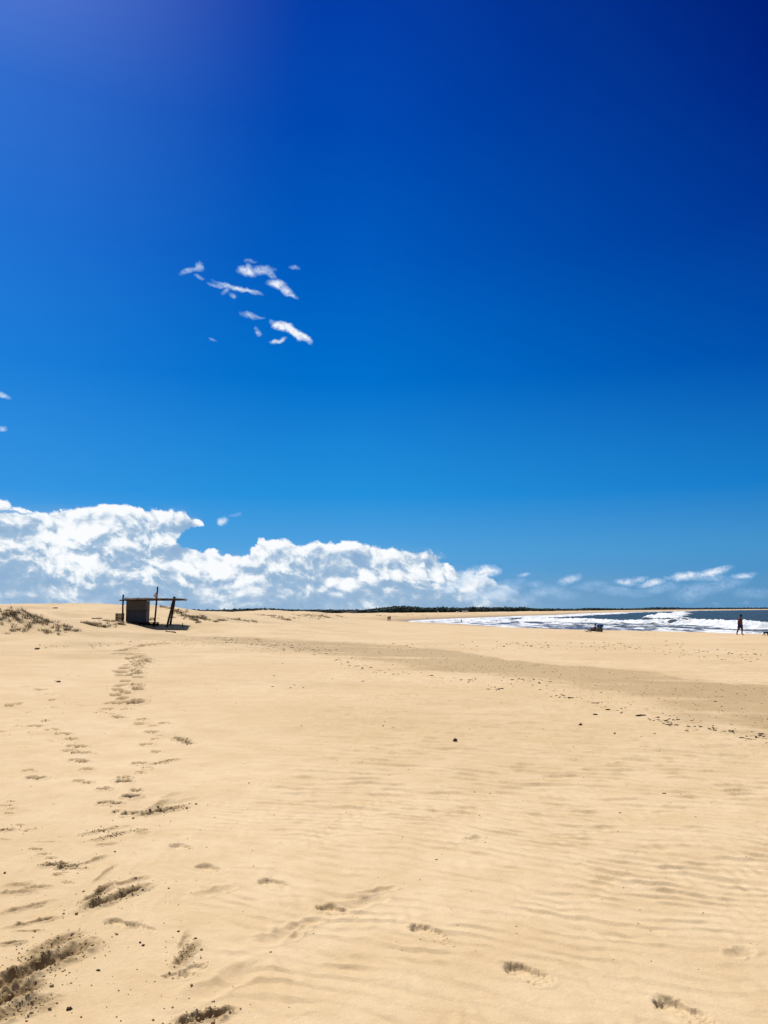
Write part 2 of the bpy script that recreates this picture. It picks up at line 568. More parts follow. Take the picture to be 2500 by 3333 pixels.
def mesh_py(name, vs, fs, mat, parent=None, smooth=False):
    me = bpy.data.meshes.new(name)
    me.from_pydata([tuple(v) for v in vs], [], fs)
    me.update()
    if smooth:
        me.polygons.foreach_set('use_smooth', [True] * len(me.polygons))
    me.materials.append(mat)
    o = bpy.data.objects.new(name, me)
    return link(o, parent)


class MB:
    """collects primitives into one mesh"""
    def __init__(self):
        self.v, self.f = [], []

    def box(self, c, s, rz=0.0, rx=0.0, ry=0.0, jit=0.0):
        m = Matrix.Rotation(rz, 3, 'Z') @ Matrix.Rotation(ry, 3, 'Y') @ Matrix.Rotation(rx, 3, 'X')
        b = len(self.v)
        for dx in (-.5, .5):
            for dy in (-.5, .5):
                for dz in (-.5, .5):
                    p = m @ Vector((dx * s[0] + random.uniform(-jit, jit), dy * s[1] + random.uniform(-jit, jit), dz * s[2] + random.uniform(-jit, jit)))
                    self.v.append((p[0] + c[0], p[1] + c[1], p[2] + c[2]))
        for q in ((0, 1, 3, 2), (4, 6, 7, 5), (0, 4, 5, 1), (2, 3, 7, 6), (0, 2, 6, 4), (1, 5, 7, 3)):
            self.f.append(tuple(b + i for i in q))
        return self

    def tube(self, pts, rad, n=8, wob=0.0):
        """a round limb through pts; rad a number or list"""
        pts = [Vector(p) for p in pts]
        if not isinstance(rad, (list, tuple)):
            rad = [rad] * len(pts)
        b = len(self.v)
        for i, p in enumerate(pts):
            t = (pts[min(i + 1, len(pts) - 1)] - pts[max(i - 1, 0)]).normalized()
            ref = Vector((0, 0, 1)) if abs(t.z) < 0.9 else Vector((1, 0, 0))
            s = t.cross(ref).normalized()
            q = t.cross(s)
            for k in range(n):
                a = 2 * math.pi * k / n
                r = rad[i] * (1 + random.uniform(-wob, wob))
                self.v.append(tuple(p + s * math.cos(a) * r + q * math.sin(a) * r))
        for i in range(len(pts) - 1):
            for k in range(n):
                k2 = (k + 1) % n
                self.f.append((b + i * n + k, b + i * n + k2, b + (i + 1) * n + k2, b + (i + 1) * n + k))
        self.f.append(tuple(b + k for k in range(n))[::-1])
        self.f.append(tuple(b + (len(pts) - 1) * n + k for k in range(n)))
        return self

    def sheet(self, rows):
        """grid of points"""
        b = len(self.v)
        m = len(rows[0])
        for r in rows:
            self.v.extend([tuple(p) for p in r])
        for i in range(len(rows) - 1):
            for j in range(m - 1):
                self.f.append((b + i * m + j, b + i * m + j + 1, b + (i + 1) * m + j + 1, b + (i + 1) * m + j))
        return self

    def build(self, name, mat, parent=None, smooth=False):
        return mesh_py(name, self.v, self.f, mat, parent, smooth)


def new_mat(name):
    m = bpy.data.materials.new(name)
    m.use_nodes = True
    nt = m.node_tree
    nt.nodes.clear()
    gg = G(nt)
    b = gg.node('ShaderNodeBsdfPrincipled')
    o = gg.node('ShaderNodeOutputMaterial')
    nt.links.new(b.outputs[0], o.inputs[0])
    return m, gg, b


def plain(name, col, rough=0.8, var=0.25, scale=20.0, bump=0.0, spec=0.3, stretch=None):
    """one colour broken up by object-space noise"""
    m, gg, b = new_mat(name)
    t = gg.node('ShaderNodeTexCoord')
    v = S(gg, t.outputs['Object'])
    if stretch:
        mp = gg.node('ShaderNodeMapping')
        put(gg, mp.inputs['Vector'], v)
        mp.inputs['Scale'].default_value = stretch
        v = S(gg, mp.outputs[0])
    nz = gg.noise(v, scale, 4.0, 0.6)
    dk = tuple(c * (1 - var) for c in col)
    lt = tuple(min(1, c * (1 + var)) for c in col)
    put(gg, b.inputs['Base Color'], gg.mix(gg.smooth(nz, 0.3, 0.7), dk, lt))
    b.inputs['Roughness'].default_value = rough
    b.inputs['Specular IOR Level'].default_value = spec
    if bump:
        bp = gg.node('ShaderNodeBump')
        bp.inputs['Strength'].default_value = bump
        bp.inputs['Distance'].default_value = 0.01
        put(gg, bp.inputs['Height'], nz)
        m.node_tree.links.new(bp.outputs[0], b.inputs['Normal'])
    return m


# ------------------------------------------------------------------ sand material
msand, gs, bs = new_mat('sand')
geo = gs.node('ShaderNodeNewGeometry')
POS = S(gs, geo.outputs['Position'])
damp = gs.attr('damp')
fresh = gs.attr('fresh')
wet = gs.attr('wet')
tone = gs.noise(POS, 0.23, 4.0, 0.55)
patch = gs.noise(POS, 2.1, 4.0, 0.6)
grain = gs.noise(POS, 240.0, 2.0, 0.7)
speck = gs.noise(POS, 60.0, 3.0, 0.75)
c = gs.mix(gs.smooth(tone, 0.3, 0.7), (0.565, 0.415, 0.232), (0.640, 0.488, 0.298))
c = gs.mix(gs.smooth(patch, 0.35, 0.7, 0.0, 0.5), c, (0.530, 0.370, 0.190))
dmp = gs.math('MINIMUM', gs.math('MAXIMUM', damp + (patch - 0.5) * 0.5 * gs.smooth(damp, 0.02, 0.3), 0.0), 1.0)
c = gs.mix(dmp, c, (0.400, 0.285, 0.150))
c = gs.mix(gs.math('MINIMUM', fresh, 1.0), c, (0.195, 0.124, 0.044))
c = gs.mix(gs.math('MINIMUM', wet, 1.0), c, (0.30, 0.20, 0.105))
c = gs.mix(gs.smooth(grain, 0.36, 0.62, 0.26, 0.0), c, (0.20, 0.13, 0.07))
mott_ = gs.noise(POS, 9.0, 4.0, 0.65)
c = gs.mix(gs.smooth(mott_, 0.42, 0.72, 0.0, 0.22), c, (0.42, 0.29, 0.14))
c = gs.mix(gs.smooth(speck, 0.60, 0.74, 0.0, 0.35) * (0.25 + damp * 0.9), c, (0.16, 0.11, 0.07))
put(gs, bs.inputs['Base Color'], c)
put(gs, bs.inputs['Roughness'], gs.smooth(wet, 0.4, 1.0, 0.92, 0.45))
bs.inputs['Specular IOR Level'].default_value = 0.18
bh = gs.noise(POS, 26.0, 5.0, 0.68)
bp = gs.node('ShaderNodeBump')
bp.inputs['Strength'].default_value = 0.55
bp.inputs['Distance'].default_value = 0.010
put(gs, bp.inputs['Height'], bh)
msand.node_tree.links.new(bp.outputs[0], bs.inputs['Normal'])

# ------------------------------------------------------------------ beach mesh: polar grid about the viewpoint
rows = [0.4]
while rows[-1] < 2.4:
    rows.append(rows[-1] * 1.06)
while rows[-1] < 14000:
    D = rows[-1]
    cap = 0.0042 if D < 55 else (0.008 if D < 200 else (0.011 if D < 1500 else 0.03))
    rows.append(D + min(D * D / 2547.0, cap * D))
rows = np.array(rows)
cols = np.concatenate([np.linspace(-math.pi, -0.62, 40)[:-1], np.linspace(-0.62, -0.49, 40)[:-1], np.linspace(-0.49, 0.49, 1080),
                       np.linspace(0.49, 0.62, 40)[1:], np.linspace(0.62, math.pi, 40)[1:]])
AA, DD = np.meshgrid(cols, rows)
gx, gy = (np.sin(AA) * DD), (np.cos(AA) * DD)
sh = gx.shape
gx, gy, GD, GA = gx.ravel(), gy.ravel(), DD.ravel(), AA.ravel()
gd = shore_dist(gx, gy)
gz = height(gx, gy, gd)
base_z = gz.copy()

# wind ripples: crests run down to the right, broken and forked by warping
near = GD < 60
xn, yn, dn, an_ = gx[near], gy[near], GD[near], GA[near]
th = math.atan2(-0.40, 1.0)
wx_ = fbm(xn / 1.1, yn / 1.1, 3, 0.5, 41)
wy_ = fbm(xn / 3.7, yn / 3.7, 2, 0.5, 43)
along = xn * math.cos(th) + yn * math.sin(th)
cross = -xn * math.sin(th) + yn * math.cos(th)
lam = 0.165 + 0.02 * fbm(xn / 6, yn / 6, 2, 0.5, 45)
ph = cross / 0.125 + 1.25 * wx_ + 2.3 * wy_ + 0.55 * fbm(xn / 0.42, yn / 0.42, 2, 0.5, 42)
fr = ph - np.floor(ph)
fr = 1 - fr
prof = np.where(fr < 0.72, (fr / 0.72) ** 1.3, ((1 - fr) / 0.28) ** 1.1)     # gentle far side, steep lee facing the viewpoint
brk = sstep(fbm(along / 0.42, cross / 0.22, 3, 0.6, 51), -0.15, 0.40)
reg = sstep(fbm(xn / 1.9, yn / 1.5, 3, 0.5, 53), -0.45, 0.35)
# where the ripples are: the middle and right of the beach, fading to the smooth drift on the left
rmask = sstep(an_, -0.34, -0.04) * (0.35 + 0.65 * reg) * sstep(dn, 60, 17) * (0.55 + 0.45 * sstep(dn, 3.0, 6.0))
rip = (prof - 0.45) * (0.3 + 0.7 * brk) * rmask * 0.0250 * (1.0 + 0.8 * sstep(dn, 5, 14))
thb = math.atan2(-0.27, 1.0)
al_b = xn * math.cos(thb) + yn * math.sin(thb)
cr_b = -xn * math.sin(thb) + yn * math.cos(thb)
ph_b = cr_b / 0.23 + 0.85 * fbm(xn / 0.9, yn / 0.9, 3, 0.55, 44) + 1.3 * wy_
fb = 1 - (ph_b - np.floor(ph_b))
pr_b = np.where(fb < 0.82, (fb / 0.82) ** 1.5, ((1 - fb) / 0.18))
bk_b = sstep(fbm(al_b / 0.50, cr_b / 0.30, 3, 0.6, 52), -0.15, 0.30)
far_b = sstep(dn, 5.0, 8.5)
rip *= 1 - 0.65 * far_b
rip += (pr_b - 0.4) * (0.15 + 0.85 * bk_b) * far_b * sstep(dn, 50, 16) * sstep(an_, -0.26, 0.02) * (0.45 + 0.55 * reg) * 0.043
# second, shorter family that gives the mottled look of the foreground
ph2 = (cross * 0.80 + along * 0.60) / 0.110 + 1.5 * fbm(xn / 0.5, yn / 0.5, 2, 0.5, 55)
rip += 0.0034 * np.sin(ph2 * 2 * np.pi) * sstep(dn, 11, 5) * (0.3 + 0.7 * rmask)
lump = fbm(xn / 0.34, yn / 0.34, 4, 0.55, 57)
lump2 = fbm(xn / 0.09, yn / 0.09, 3, 0.6, 59)
lm = sstep(an_, -0.15, -0.42)
tramp = lm * sstep(fbm(xn / 1.4, yn / 1.4, 2, 0.5, 61), -0.35, 0.35)
rip += 0.0060 * lump * (0.5 + 0.9 * tramp) + 0.0016 * lump2 * (0.3 + 1.0 * tramp)
# the shell-strewn hard pan further off is slightly rough
rip += sstep(dn, 10, 22) * 0.006 * fbm(xn / 0.6, yn / 0.9, 3, 0.6, 63)
rip += 0.012 * fbm(xn / 0.9, yn / 0.8, 3, 0.55, 65) * sstep(dn, 3, 8)
gz[near] += rip

# --------- masks laid on the sand (hard damp pan, drifted light sand)
disturbed_a = np.zeros(gx.shape)
damp_a = np.zeros(gx.shape)


def poly_x(pts):
    """pixels -> world points on the ground"""
    o = []
    for px, py in pts:
        q = ground_at(px, py)
        if q: o.append((q[0], q[1]))
    return np.array(o)


up = poly_x([(560, 2068), (760, 2074), (952, 2079), (1198, 2094), (1413, 2110), (1650, 2147), (1998, 2176), (2213, 2203), (2367, 2217), (2500, 2226), (2700, 2246)])
lo = poly_x([(560, 2092), (760, 2100), (952, 2112), (1116, 2139), (1285, 2168), (1700, 2209), (2008, 2255), (2213, 2330), (2500, 2392), (2700, 2450)])


def az_dist(poly, az):
    a = np.arctan2(poly[:, 0], poly[:, 1])
    r = np.hypot(poly[:, 0], poly[:, 1])
    o = np.argsort(a)
    return np.exp(np.interp(az, a[o], np.log(r[o])))


m = (GD > 4) & (GD < 140) & (np.abs(GA) < 0.8)
az_m = GA[m]
du, dl = az_dist(up, az_m), az_dist(lo, az_m)
wob = fbm(gx[m] / 2.5, gy[m] / 3.5, 4, 0.55, 71)
t_up = (np.log(du) - np.log(GD[m])) / 0.05 + wob * 1.6 + 0.9 * fbm(gx[m] / 0.7, gy[m] / 0.9, 3, 0.6, 72)          # >0 nearer than the upper edge
t_lo = (np.log(GD[m]) - np.log(dl)) / 0.10 + wob * 1.3 + 0.5 * fbm(gx[m] / 0.7, gy[m] / 0.9, 3, 0.6, 74)
band = sstep(t_up, -0.3, 0.6) * sstep(t_lo, -0.8, 1.0)
edgef = sstep(az_m, -0.33, -0.18)
drift = sstep(fbm(gx[m] / 7.0 + 3, gy[m] / 2.4, 3, 0.5, 73), 0.12, 0.42)   # thin tongues of pale drift across the pan
damp_a[m] = band * edgef * (0.85 - 0.7 * drift)
# softer discoloured ground either side
m2 = near
damp_a[m2] += 0.22 * sstep(fbm(gx[m2] / 5, gy[m2] / 2.2, 4, 0.5, 75), 0.02, 0.5) * sstep(GD[m2], 5, 12)
m3 = (GD > 28) & (GD < 130) & (GA < -0.02)
damp_a[m3] += 0.5 * sstep(fbm(gx[m3] / 6, gy[m3] / 9, 4, 0.5, 77), -0.1, 0.5)
wet_a = sstep(base_z, 1.15, 0.35) * sstep(GD, 60, 75)
wet_a = wet_a * (0.55 + 0.45 * sstep(base_z, .5, .15))
damp_a = np.clip(damp_a + 0.5 * sstep(base_z, 2.1, 1.2) * sstep(GD, 60, 90) * sstep(gd, 60, 20), 0, 1)

# --------- footprints and scuffs
idx_near = np.nonzero((GD < 75) & (GD > 2.0) & (np.abs(GA) < 0.62))[0]
nx, ny = gx[idx_near], gy[idx_near]
CLODS = []


def stamp(px, py, wpx, kind, ang=None, depth=None, asp=0.5, LW=None):
    q = ground_at(px, py)
    if q is None:
        return
    x0, y0, z0, D = q
    L = wpx / FPX * math.hypot(D, 1.6) / 2.0
    if ang is None:
        ang = random.uniform(20, 80)
    # foreshortened prints: treat the pixel width as the projected length
    W = L * asp / 0.5 * 0.55
    if LW:
        L, W = LW
    ca, sa = math.cos(R(ang)), math.sin(R(ang))
    Rm = max(L, W) * 2.4
    sel = idx_near[(np.abs(nx - x0) < Rm) & (np.abs(ny - y0) < Rm)]
    if len(sel) == 0:
        return
    dx, dy = gx[sel] - x0, gy[sel] - y0
    u, v = (dx * ca + dy * sa) / L, (-dx * sa + dy * ca) / W
    s = random.randrange(1000)
    nz = fbm(gx[sel] / (L * 0.8), gy[sel] / (L * 0.8), 3, 0.55, s)
    nf = fbm(gx[sel] / 0.028, gy[sel] / 0.028, 3, 0.65, s + 9)
    waist = 1.0 - 0.28 * np.exp(-((u + 0.1) / 0.3) ** 2)
    r = np.sqrt(u * u + (v / waist) ** 2) + nz * 0.30
    if kind == 'crisp':
        r = np.sqrt(u * u + (v / waist) ** 2) + perlin(gx[sel] / (L * 0.7), gy[sel] / (L * 0.7), s) * 0.20 + perlin(gx[sel] / 0.035, gy[sel] / 0.035, s + 1) * 0.07
        nz = nz * 0.5
        dp = depth or 0.034
        pit = 1 - sstep(r, 0.76, 1.03)
        ball = 0.5 + 0.5 * np.tanh((u * 1.6 + 0.25) * 2)
        rim = np.exp(-((r - 1.16) / 0.16) ** 2)
        # deepest against the far wall, its floor rising towards the viewer, the near rim crumbled
        back = np.clip(0.50 + 0.50 * ((dx * -0.47 + dy * 0.88) / max(L, W)), 0.10, 1.0)
        crk = np.clip(1 - np.abs(fbm(gx[sel] / 0.05, gy[sel] / 0.05, 2, 0.5, s + 5)) * 9, 0, 1) * (r > .45) * (r < 1.1)
        gz[sel] += -dp * pit * (0.10 + 0.85 * back) + 0.12 * dp * rim * (0.6 + nz) + pit * (nf * 0.003 + nz * 0.010) - crk * 0.008
        disturbed_a[sel] = np.maximum(disturbed_a[sel], pit * np.clip(0.04 + nf * 0.15 + crk * .3, 0, 0.3))
    elif kind == 'soft':
        dp = depth or 0.014
        gz[sel] += -dp * np.exp(-r ** 3) + 0.3 * dp * np.exp(-((r - 1.5) / 0.35) ** 2)
        disturbed_a[sel] = np.maximum(disturbed_a[sel], 0.10 * np.exp(-r ** 3))
    elif kind == 'rough':
        dp = depth or 0.035
        msk = 1 - sstep(r, 0.55, 1.25)
        core = np.exp(-((v * 1.1 - 0.05) / 0.5) ** 2) * (1 - sstep(np.abs(u), 0.5, 1.0))
        lumps = np.abs(fbm(gx[sel] / 0.075, gy[sel] / 0.075, 3, 0.55, s + 3))
        kk = min(1.0, dp / 0.035)
        gz[sel] += msk * (dp * 0.35 - dp * 1.4 * core + (lumps * 0.036 + nf * 0.008) * (0.35 + 0.65 * kk))
        disturbed_a[sel] = np.maximum(disturbed_a[sel], np.clip(msk * (0.42 + 0.8 * lumps + 0.30 * core + 0.3 * nf) * (0.25 + 0.75 * kk), 0, 1))
        if dp > 0.019:
            CLODS.append((x0, y0, L, W, ang, D))
    elif kind == 'step':           # far prints seen at a low angle
        dp = depth or 0.045
        pit = 1 - sstep(r, 0.70, 1.05)
        rim = np.exp(-((r - 1.2) / 0.2) ** 2)
        gz[sel] += -dp * pit + 0.25 * dp * rim + pit * nf * 0.01
        disturbed_a[sel] = np.maximum(disturbed_a[sel], pit * (0.85 + 0.4 * nz) * min(1.0, dp / 0.045))  # print floors tinted darker, more strongly in deeper prints
        if D < 14 and random.random() < 0.5:
            CLODS.append((x0, y0, L * 0.8, W * 0.8, ang, D))


for a in [(1712, 3168, -50, .034, .125, .078), (2222, 3292, -57, .034, .135, .078), (1396, 3034, -50, .030, .12, .072), (1084, 2960, -45, .030, .115, .07), (890, 2876, -44, .028, .115, .068),
          (680, 2826, -42, .026, .12, .065), (590, 2758, -42, .024, .11, .065), (395, 3006, -30, .022, .12, .05), (465, 3020, -38, .018, .12, .045), (580, 3175, 20, .014, .07, .05), (625, 3160, 60, .016, .09, .05), (1440, 3065, -40, .008, .05, .03)]:
    stamp(a[0], a[1], 100, 'crisp', a[2], a[3], .5, (a[4], a[5]))
for a in [(910, 3045, 48, .11, .06), (990, 3008, 40, .08, .045), (975, 3035, 70, .08, .03), (1190, 2935, 40, .13, .06), (1225, 2900, 25, .10, .035), (738, 3192, 56, .19, .07), (606, 2607, 60, .12, .06), (1540, 2729, 30, .06, .04),
          (560, 2590, 70, .12, .06), (2110, 2430, 30, .1, .05), (2410, 3100, 30, .07, .04), (470, 2715, 20, .05, .05), (700, 2900, 40, .10, .05)]:
    stamp(a[0], a[1], 100, 'soft', a[2], None, .5, (a[3], a[4]))
# (column, row, angle, depth, half length, half width)
for a in [(120, 3150, 64, .060, .36, .12), (10, 3250, 60, .045, .24, .12), (175, 3075, 66, .020, .20, .09), (50, 3290, 55, .020, .20, .10), (190, 3130, 60, .018, .20, .07),
          (385, 2918, 60, .050, .27, .085), (322, 2905, 84, .035, .20, .055), (340, 2845, 86, .010, .22, .03), (425, 2868, 50, .016, .12, .06),
          (606, 3108, 84, .022, .15, .05), (600, 3060, 95, .008, .14, .03), (655, 3315, 25, .028, .13, .07), (700, 3298, 20, .020, .10, .04),
          (180, 2815, 8, .035, .10, .055), (222, 2822, 30, .030, .08, .05), (250, 2828, 0, .014, .09, .03), (525, 2640, 48, .045, .25, .10), (515, 2622, 80, .015, .22, .09), (536, 2480, 64, .05, .22, .07), (590, 2408, -62, .045, .28, .10), (612, 2420, -20, .03, .10, .08),
          (90, 2952, 45, .016, .16, .05), (110, 3000, 40, .018, .15, .04), (95, 3030, 0, .014, .09, .02), (40, 3070, 25, .018, .07, .04), (120, 2888, 10, .016, .09, .06), (330, 2705, 40, .022, .16, .05), (355, 2725, 45, .020, .15, .05), (430, 2707, 25, .022, .14, .04),
          (305, 2800, 60, .014, .14, .05), (150, 2740, 5, .012, .10, .02), (12, 2702, 10, .022, .08, .06), (60, 2880, 10, .010, .10, .08), (350, 2750, 10, .012, .10, .05), (395, 2690, 10, .010, .08, .04), (15, 2735, 0, .010, .06, .03), (55, 2905, 10, .010, .14, .06)]:
    stamp(a[0], a[1], 100, 'rough', a[2], a[3], .5, (a[4], a[5]))
TR = [(1050, 90), (1000, 93), (965, 97), (930, 102), (885, 108), (840, 120), (800, 125), (765, 133), (750, 150), (800, 150), (845, 157), (885, 170), (890, 182), (930, 192),
      (930, 207), (860, 205), (830, 185), (890, 220), (875, 233), (820, 222), (790, 243), (870, 250), (755, 265), (868, 265), (785, 272), (872, 280), (765, 290), (800, 292), (878, 302),
      (800, 325), (775, 352), (870, 355), (750, 383), (875, 380), (795, 400), (735, 415), (780, 437), (800, 463, 70), (865, 462, 80), (715, 465), (685, 505, 60), (805, 505), (740, 550), (765, 560),
      (905, 570, 60), (1045, 595, 55), (885, 597), (970, 612, 40), (965, 650, 70), (1015, 675, 30), (985, 695, 40), (930, 730, 65), (995, 775, 50), (885, 850, 70), (935, 882, 40), (890, 910, 40), (783, 945, 65), (783, 968, 75),
      (865, 1020, 50), (835, 1060, 80), (665, 1100, 60), (740, 1105, 55), (750, 1157, 50), (830, 1170, 75), (235, 380, 30), (270, 382, 30), (60, 480, 40), (330, 445, 30), (290, 580, 40), (225, 612, 70),
      (330, 635, 60), (390, 663, 60), (425, 663, 50), (455, 695, 60), (465, 738, 60), (515, 742, 60), (440, 770, 70), (520, 785, 90), (480, 830, 60), (525, 838, 60), (550, 887, 55), (500, 957, 50), (555, 970, 45), (660, 1015, 60),
      (180, 895, 50), (230, 940, 80), (20, 650, 40), (185, 525, 30), (345, 490, 30), (120, 470, 30), (1310, 575, 0)]
for t in TR:
    w = t[2] if len(t) > 2 else 52
    if w:
        py = 2050 + t[1] * .5124
        strong = 0.15 if (t[0] > 820 and t[1] < 480) else (0.065 if t[0] > 560 else 0.06)
        stamp(t[0] * .5124, py, w * .5124 * 1.3, 'step', random.uniform(-8, 30), 0.9 * strong * random.uniform(.75, 1.2), 1.0 if t[1] > 480 else 3.0)
# scuffed tracks on the open sand nearer the sea
for (px0, py0, px1, py1, n_, w_) in [(1260, 2105, 1680, 2085, 16, 10), (1700, 2098, 2100, 2112, 16, 12), (1950, 2105, 2250, 2120, 8, 14), (2180, 2120, 2480, 2150, 7, 18),
                                     (1450, 2085, 1900, 2080, 14, 9), (2250, 2155, 2440, 2150, 4, 22), (300, 2075, 520, 2080, 8, 12), (60, 2230, 400, 2330, 26, 20), (20, 2350, 250, 2450, 14, 20), (20, 2600, 220, 2900, 12, 34)]:
    for i in range(n_):
        t = random.random()
        stamp(px0 + (px1 - px0) * t + random.gauss(0, 14), py0 + (py1 - py0) * t + random.gauss(0, 5), w_ * random.uniform(.7, 1.3), 'step', random.uniform(-20, 40), random.uniform(.012, .03), .5)
# the wrack line along the lower edge of the pan: small pits and ridges
WL = [(952, 2112), (1116, 2150), (1160, 2175), (1260, 2187), (1370, 2197), (1500, 2212), (1620, 2240), (1700, 2213), (1745, 2225), (1800, 2262), (1850, 2268), (1930, 2290), (1980, 2305), (2090, 2331), (2160, 2345), (2210, 2362), (2300, 2372), (2360, 2385), (2440, 2400), (2500, 2404)]
wl = catmull(WL, 6)
WRACK = []
for i in range(150):
    p = wl[random.randrange(len(wl))]
    px, py = p[0] + random.gauss(0, 22), p[1] + random.gauss(0, 5)
    if random.random() < 0.55:
        stamp(px, py, random.uniform(8, 26), 'step', random.uniform(-30, 30), random.uniform(.015, .035), .35)
    WRACK.append((px, py))

co = np.stack([gx, gy, gz], 1)
nr, nc = sh
ii = np.arange((nr - 1) * (nc - 1))
ri, ci = ii // (nc - 1), ii % (nc - 1)
b0 = ri * nc + ci
fc = np.stack([b0, b0 + 1, b0 + nc + 1, b0 + nc], 1)[:, ::-1]
# leave out the sea bed far from land
keep = (gd[fc].max(axis=1) > -140)
beach = mesh_np('beach', co, fc[keep], msand, attrs={'damp': damp_a, 'fresh': disturbed_a, 'wet': wet_a})
tag(beach, kind='structure')


def surf(px, py):
    """ground point incl. height for things standing on the beach"""
    return ground_at(px, py)


# ------------------------------------------------------------------ sea
msea, gw, bw = new_mat('sea_water')
geo = gw.node('ShaderNodeNewGeometry')
WP = S(gw, geo.outputs['Position'])
foam = gw.attr('foam')
shal = gw.attr('shallow')
fn = gw.noise(WP, 0.45, 5.0, 0.65, 0.4)
fm = gw.smooth(foam + (fn - 0.5) * 1.0, 0.40, 0.85)
sn = gw.noise(WP, 0.05, 3.0, 0.5)
deep = gw.mix(gw.smooth(sn, 0.35, 0.65), (0.030, 0.046, 0.046), (0.042, 0.060, 0.058))
wcol = gw.mix(shal, deep, (0.085, 0.092, 0.125))
fcol = gw.mix(gw.smooth(gw.noise(WP, 0.35, 5.0, 0.7), 0.35, 0.62), (0.42, 0.45, 0.48), (0.76, 0.77, 0.77))
put(gw, bw.inputs['Base Color'], gw.mix(fm, wcol, fcol))
put(gw, bw.inputs['Roughness'], gw.mix(fm, 0.32, 0.9))
bw.inputs['Specular IOR Level'].default_value = 0.03
bn = gw.noise(WP, 0.9, 6.0, 0.65)
bp = gw.node('ShaderNodeBump')
bp.inputs['Strength'].default_value = 0.8
bp.inputs['Distance'].default_value = 0.35
put(gw, bp.inputs['Height'], bn)
msea.node_tree.links.new(bp.outputs[0], bw.inputs['Normal'])

rs = [45.0]
while rs[-1] < 16000:
    D = rs[-1]
    rs.append(D * (1 + (0.006 if D < 900 else (0.012 if D < 4000 else 0.04))))
rs = np.array(rs)
cs = np.concatenate([np.linspace(-0.12, 0.49, 1150), np.linspace(0.49, 1.6, 160)[1:]])
AA, DD = np.meshgrid(cs, rs)
sx, sy = (np.sin(AA) * DD).ravel(), (np.cos(AA) * DD).ravel()
SD, SA = DD.ravel(), AA.ravel()
sd = -shore_dist(sx, sy)          # metres out from the water's edge
lng = sx * 0.35 + sy              # rough distance along the coast
w1 = fbm(lng / 60, sd / 200, 3, 0.5, 101)
w2 = fbm(lng / 14, sd / 40, 3, 0.5, 103)
farf = sstep(sy, 200, 430)        # further up the bay the whole surf zone is white
c1_ = 62 + 16 * w1 + 4 * w2 + 14 * sstep(sy, 230, 350) - 25 * farf
h1_ = 1.55 * (1 + 0.35 * w2 + 0.25 * w1) * sstep(sd, 5, 30) * (1 - 0.35 * farf)
x1 = sd - c1_
br1 = np.where(x1 < 0, np.exp(-(x1 / 3.2) ** 2), np.exp(-(x1 / 11.0) ** 2))
zsea = h1_ * br1
rng2 = sstep(SA, 0.20, 0.25) * sstep(SA, 0.385, 0.34)
c2_ = 118 + 14 * w1 - 8 * w2
x2 = sd - c2_
br2 = np.where(x2 < 0, np.exp(-(x2 / 3.5) ** 2), np.exp(-(x2 / 9.0) ** 2)) * sstep(sy, 260, 320)
br2s = br2 * (0.15 + 0.85 * rng2)
zsea = zsea + 1.75 * br2s * (1 + 0.4 * w2)
c3_ = 33 + 9 * fbm(lng / 35, sd * 0 + 3.1, 3, 0.5, 107) + 3 * w2
x3 = sd - c3_
br3 = np.where(x3 < 0, np.exp(-(x3 / 1.6) ** 2), np.exp(-(x3 / 6.0) ** 2))
zsea = zsea + 0.38 * br3
sw = np.sin(sd / 34.0 * 2 * np.pi + 2.5 * w1) * 0.22 * sstep(sd, 60, 160) * sstep(SD, 4000, 800)
chop = fbm(sx / 5.0, sy / 9.0, 4, 0.6, 109) * 0.30 * sstep(sd, 3, 60) * sstep(SD, 3000, 500) + fbm(sx / 1.6, sy / 1.9, 2, 0.6, 110) * 0.10 * sstep(sd, 1, 12) * sstep(SD, 900, 200)
rag = np.clip(fbm(sx / 1.2, sy / 3.0, 3, 0.7, 111), 0, 1)
zsea = zsea + sw + chop + rag * 0.75 * (br1 * sstep(x1, -5, 0) + br2s)
# the last wash climbs the sand
zsea = zsea + 0.02
# foam
pat = fbm(sx / 6.0, sy / 20.0, 5, 0.66, 113)           # streaks drawn out along the coast
pat2 = fbm(sx / 20.0, sy / 55.0, 4, 0.55, 115)
fo = np.zeros(sx.shape)
fo = np.maximum(fo, sstep(x1, -9, -4) * sstep(x1, 13, 5) * (1.05 + 0.55 * pat - 0.4 * np.clip(-w1, 0, 1) - 1.1 * np.clip(w2 - .25, 0, 1)))
fo = np.maximum(fo, br2s * 1.3)
fo = np.maximum(fo, sstep(x3, -5, -1) * sstep(x3, 8, 1) * (0.55 + 0.9 * pat2))
gapn = fbm(lng / 22, sd / 25, 3, 0.55, 121)
fo *= 1 - 0.9 * sstep(gapn, 0.12, 0.35) * sstep(x1, 0.5, -1.5)
inner = sstep(sd, -2, 4) * sstep(x1, 2, -8)
fo = np.maximum(fo, inner * (0.36 + 1.25 * pat + 0.25 * pat2 + 0.42 * farf + 0.10 * sstep(sy, 150, 240) - 0.10 * sstep(SA, .28, .40)))
fo = np.maximum(fo, sstep(sd, 6.0, 2.0) * (0.9 + 0.6 * pat))
fo = np.maximum(fo, sstep(sd, 42, 35) * sstep(SA, .285, .34) * (0.80 + 0.9 * pat))
fo = np.maximum(fo, farf * sstep(sd, 75, 35) * (0.62 + 0.5 * pat))
fo = np.maximum(fo, sstep(SD, 900, 1200) * sstep(sd, 50, 22) * 1.0)
caps = fbm(sx / 3.0, sy / 9.0, 3, 0.6, 117) * sstep(fbm(sx / 30, sy / 60, 2, 0.5, 119), 0.0, 0.4)
fo = np.maximum(fo, sstep(caps, 0.40, 0.55) * 0.9 * sstep(sd, 80, 130) * sstep(SD, 2500, 900))
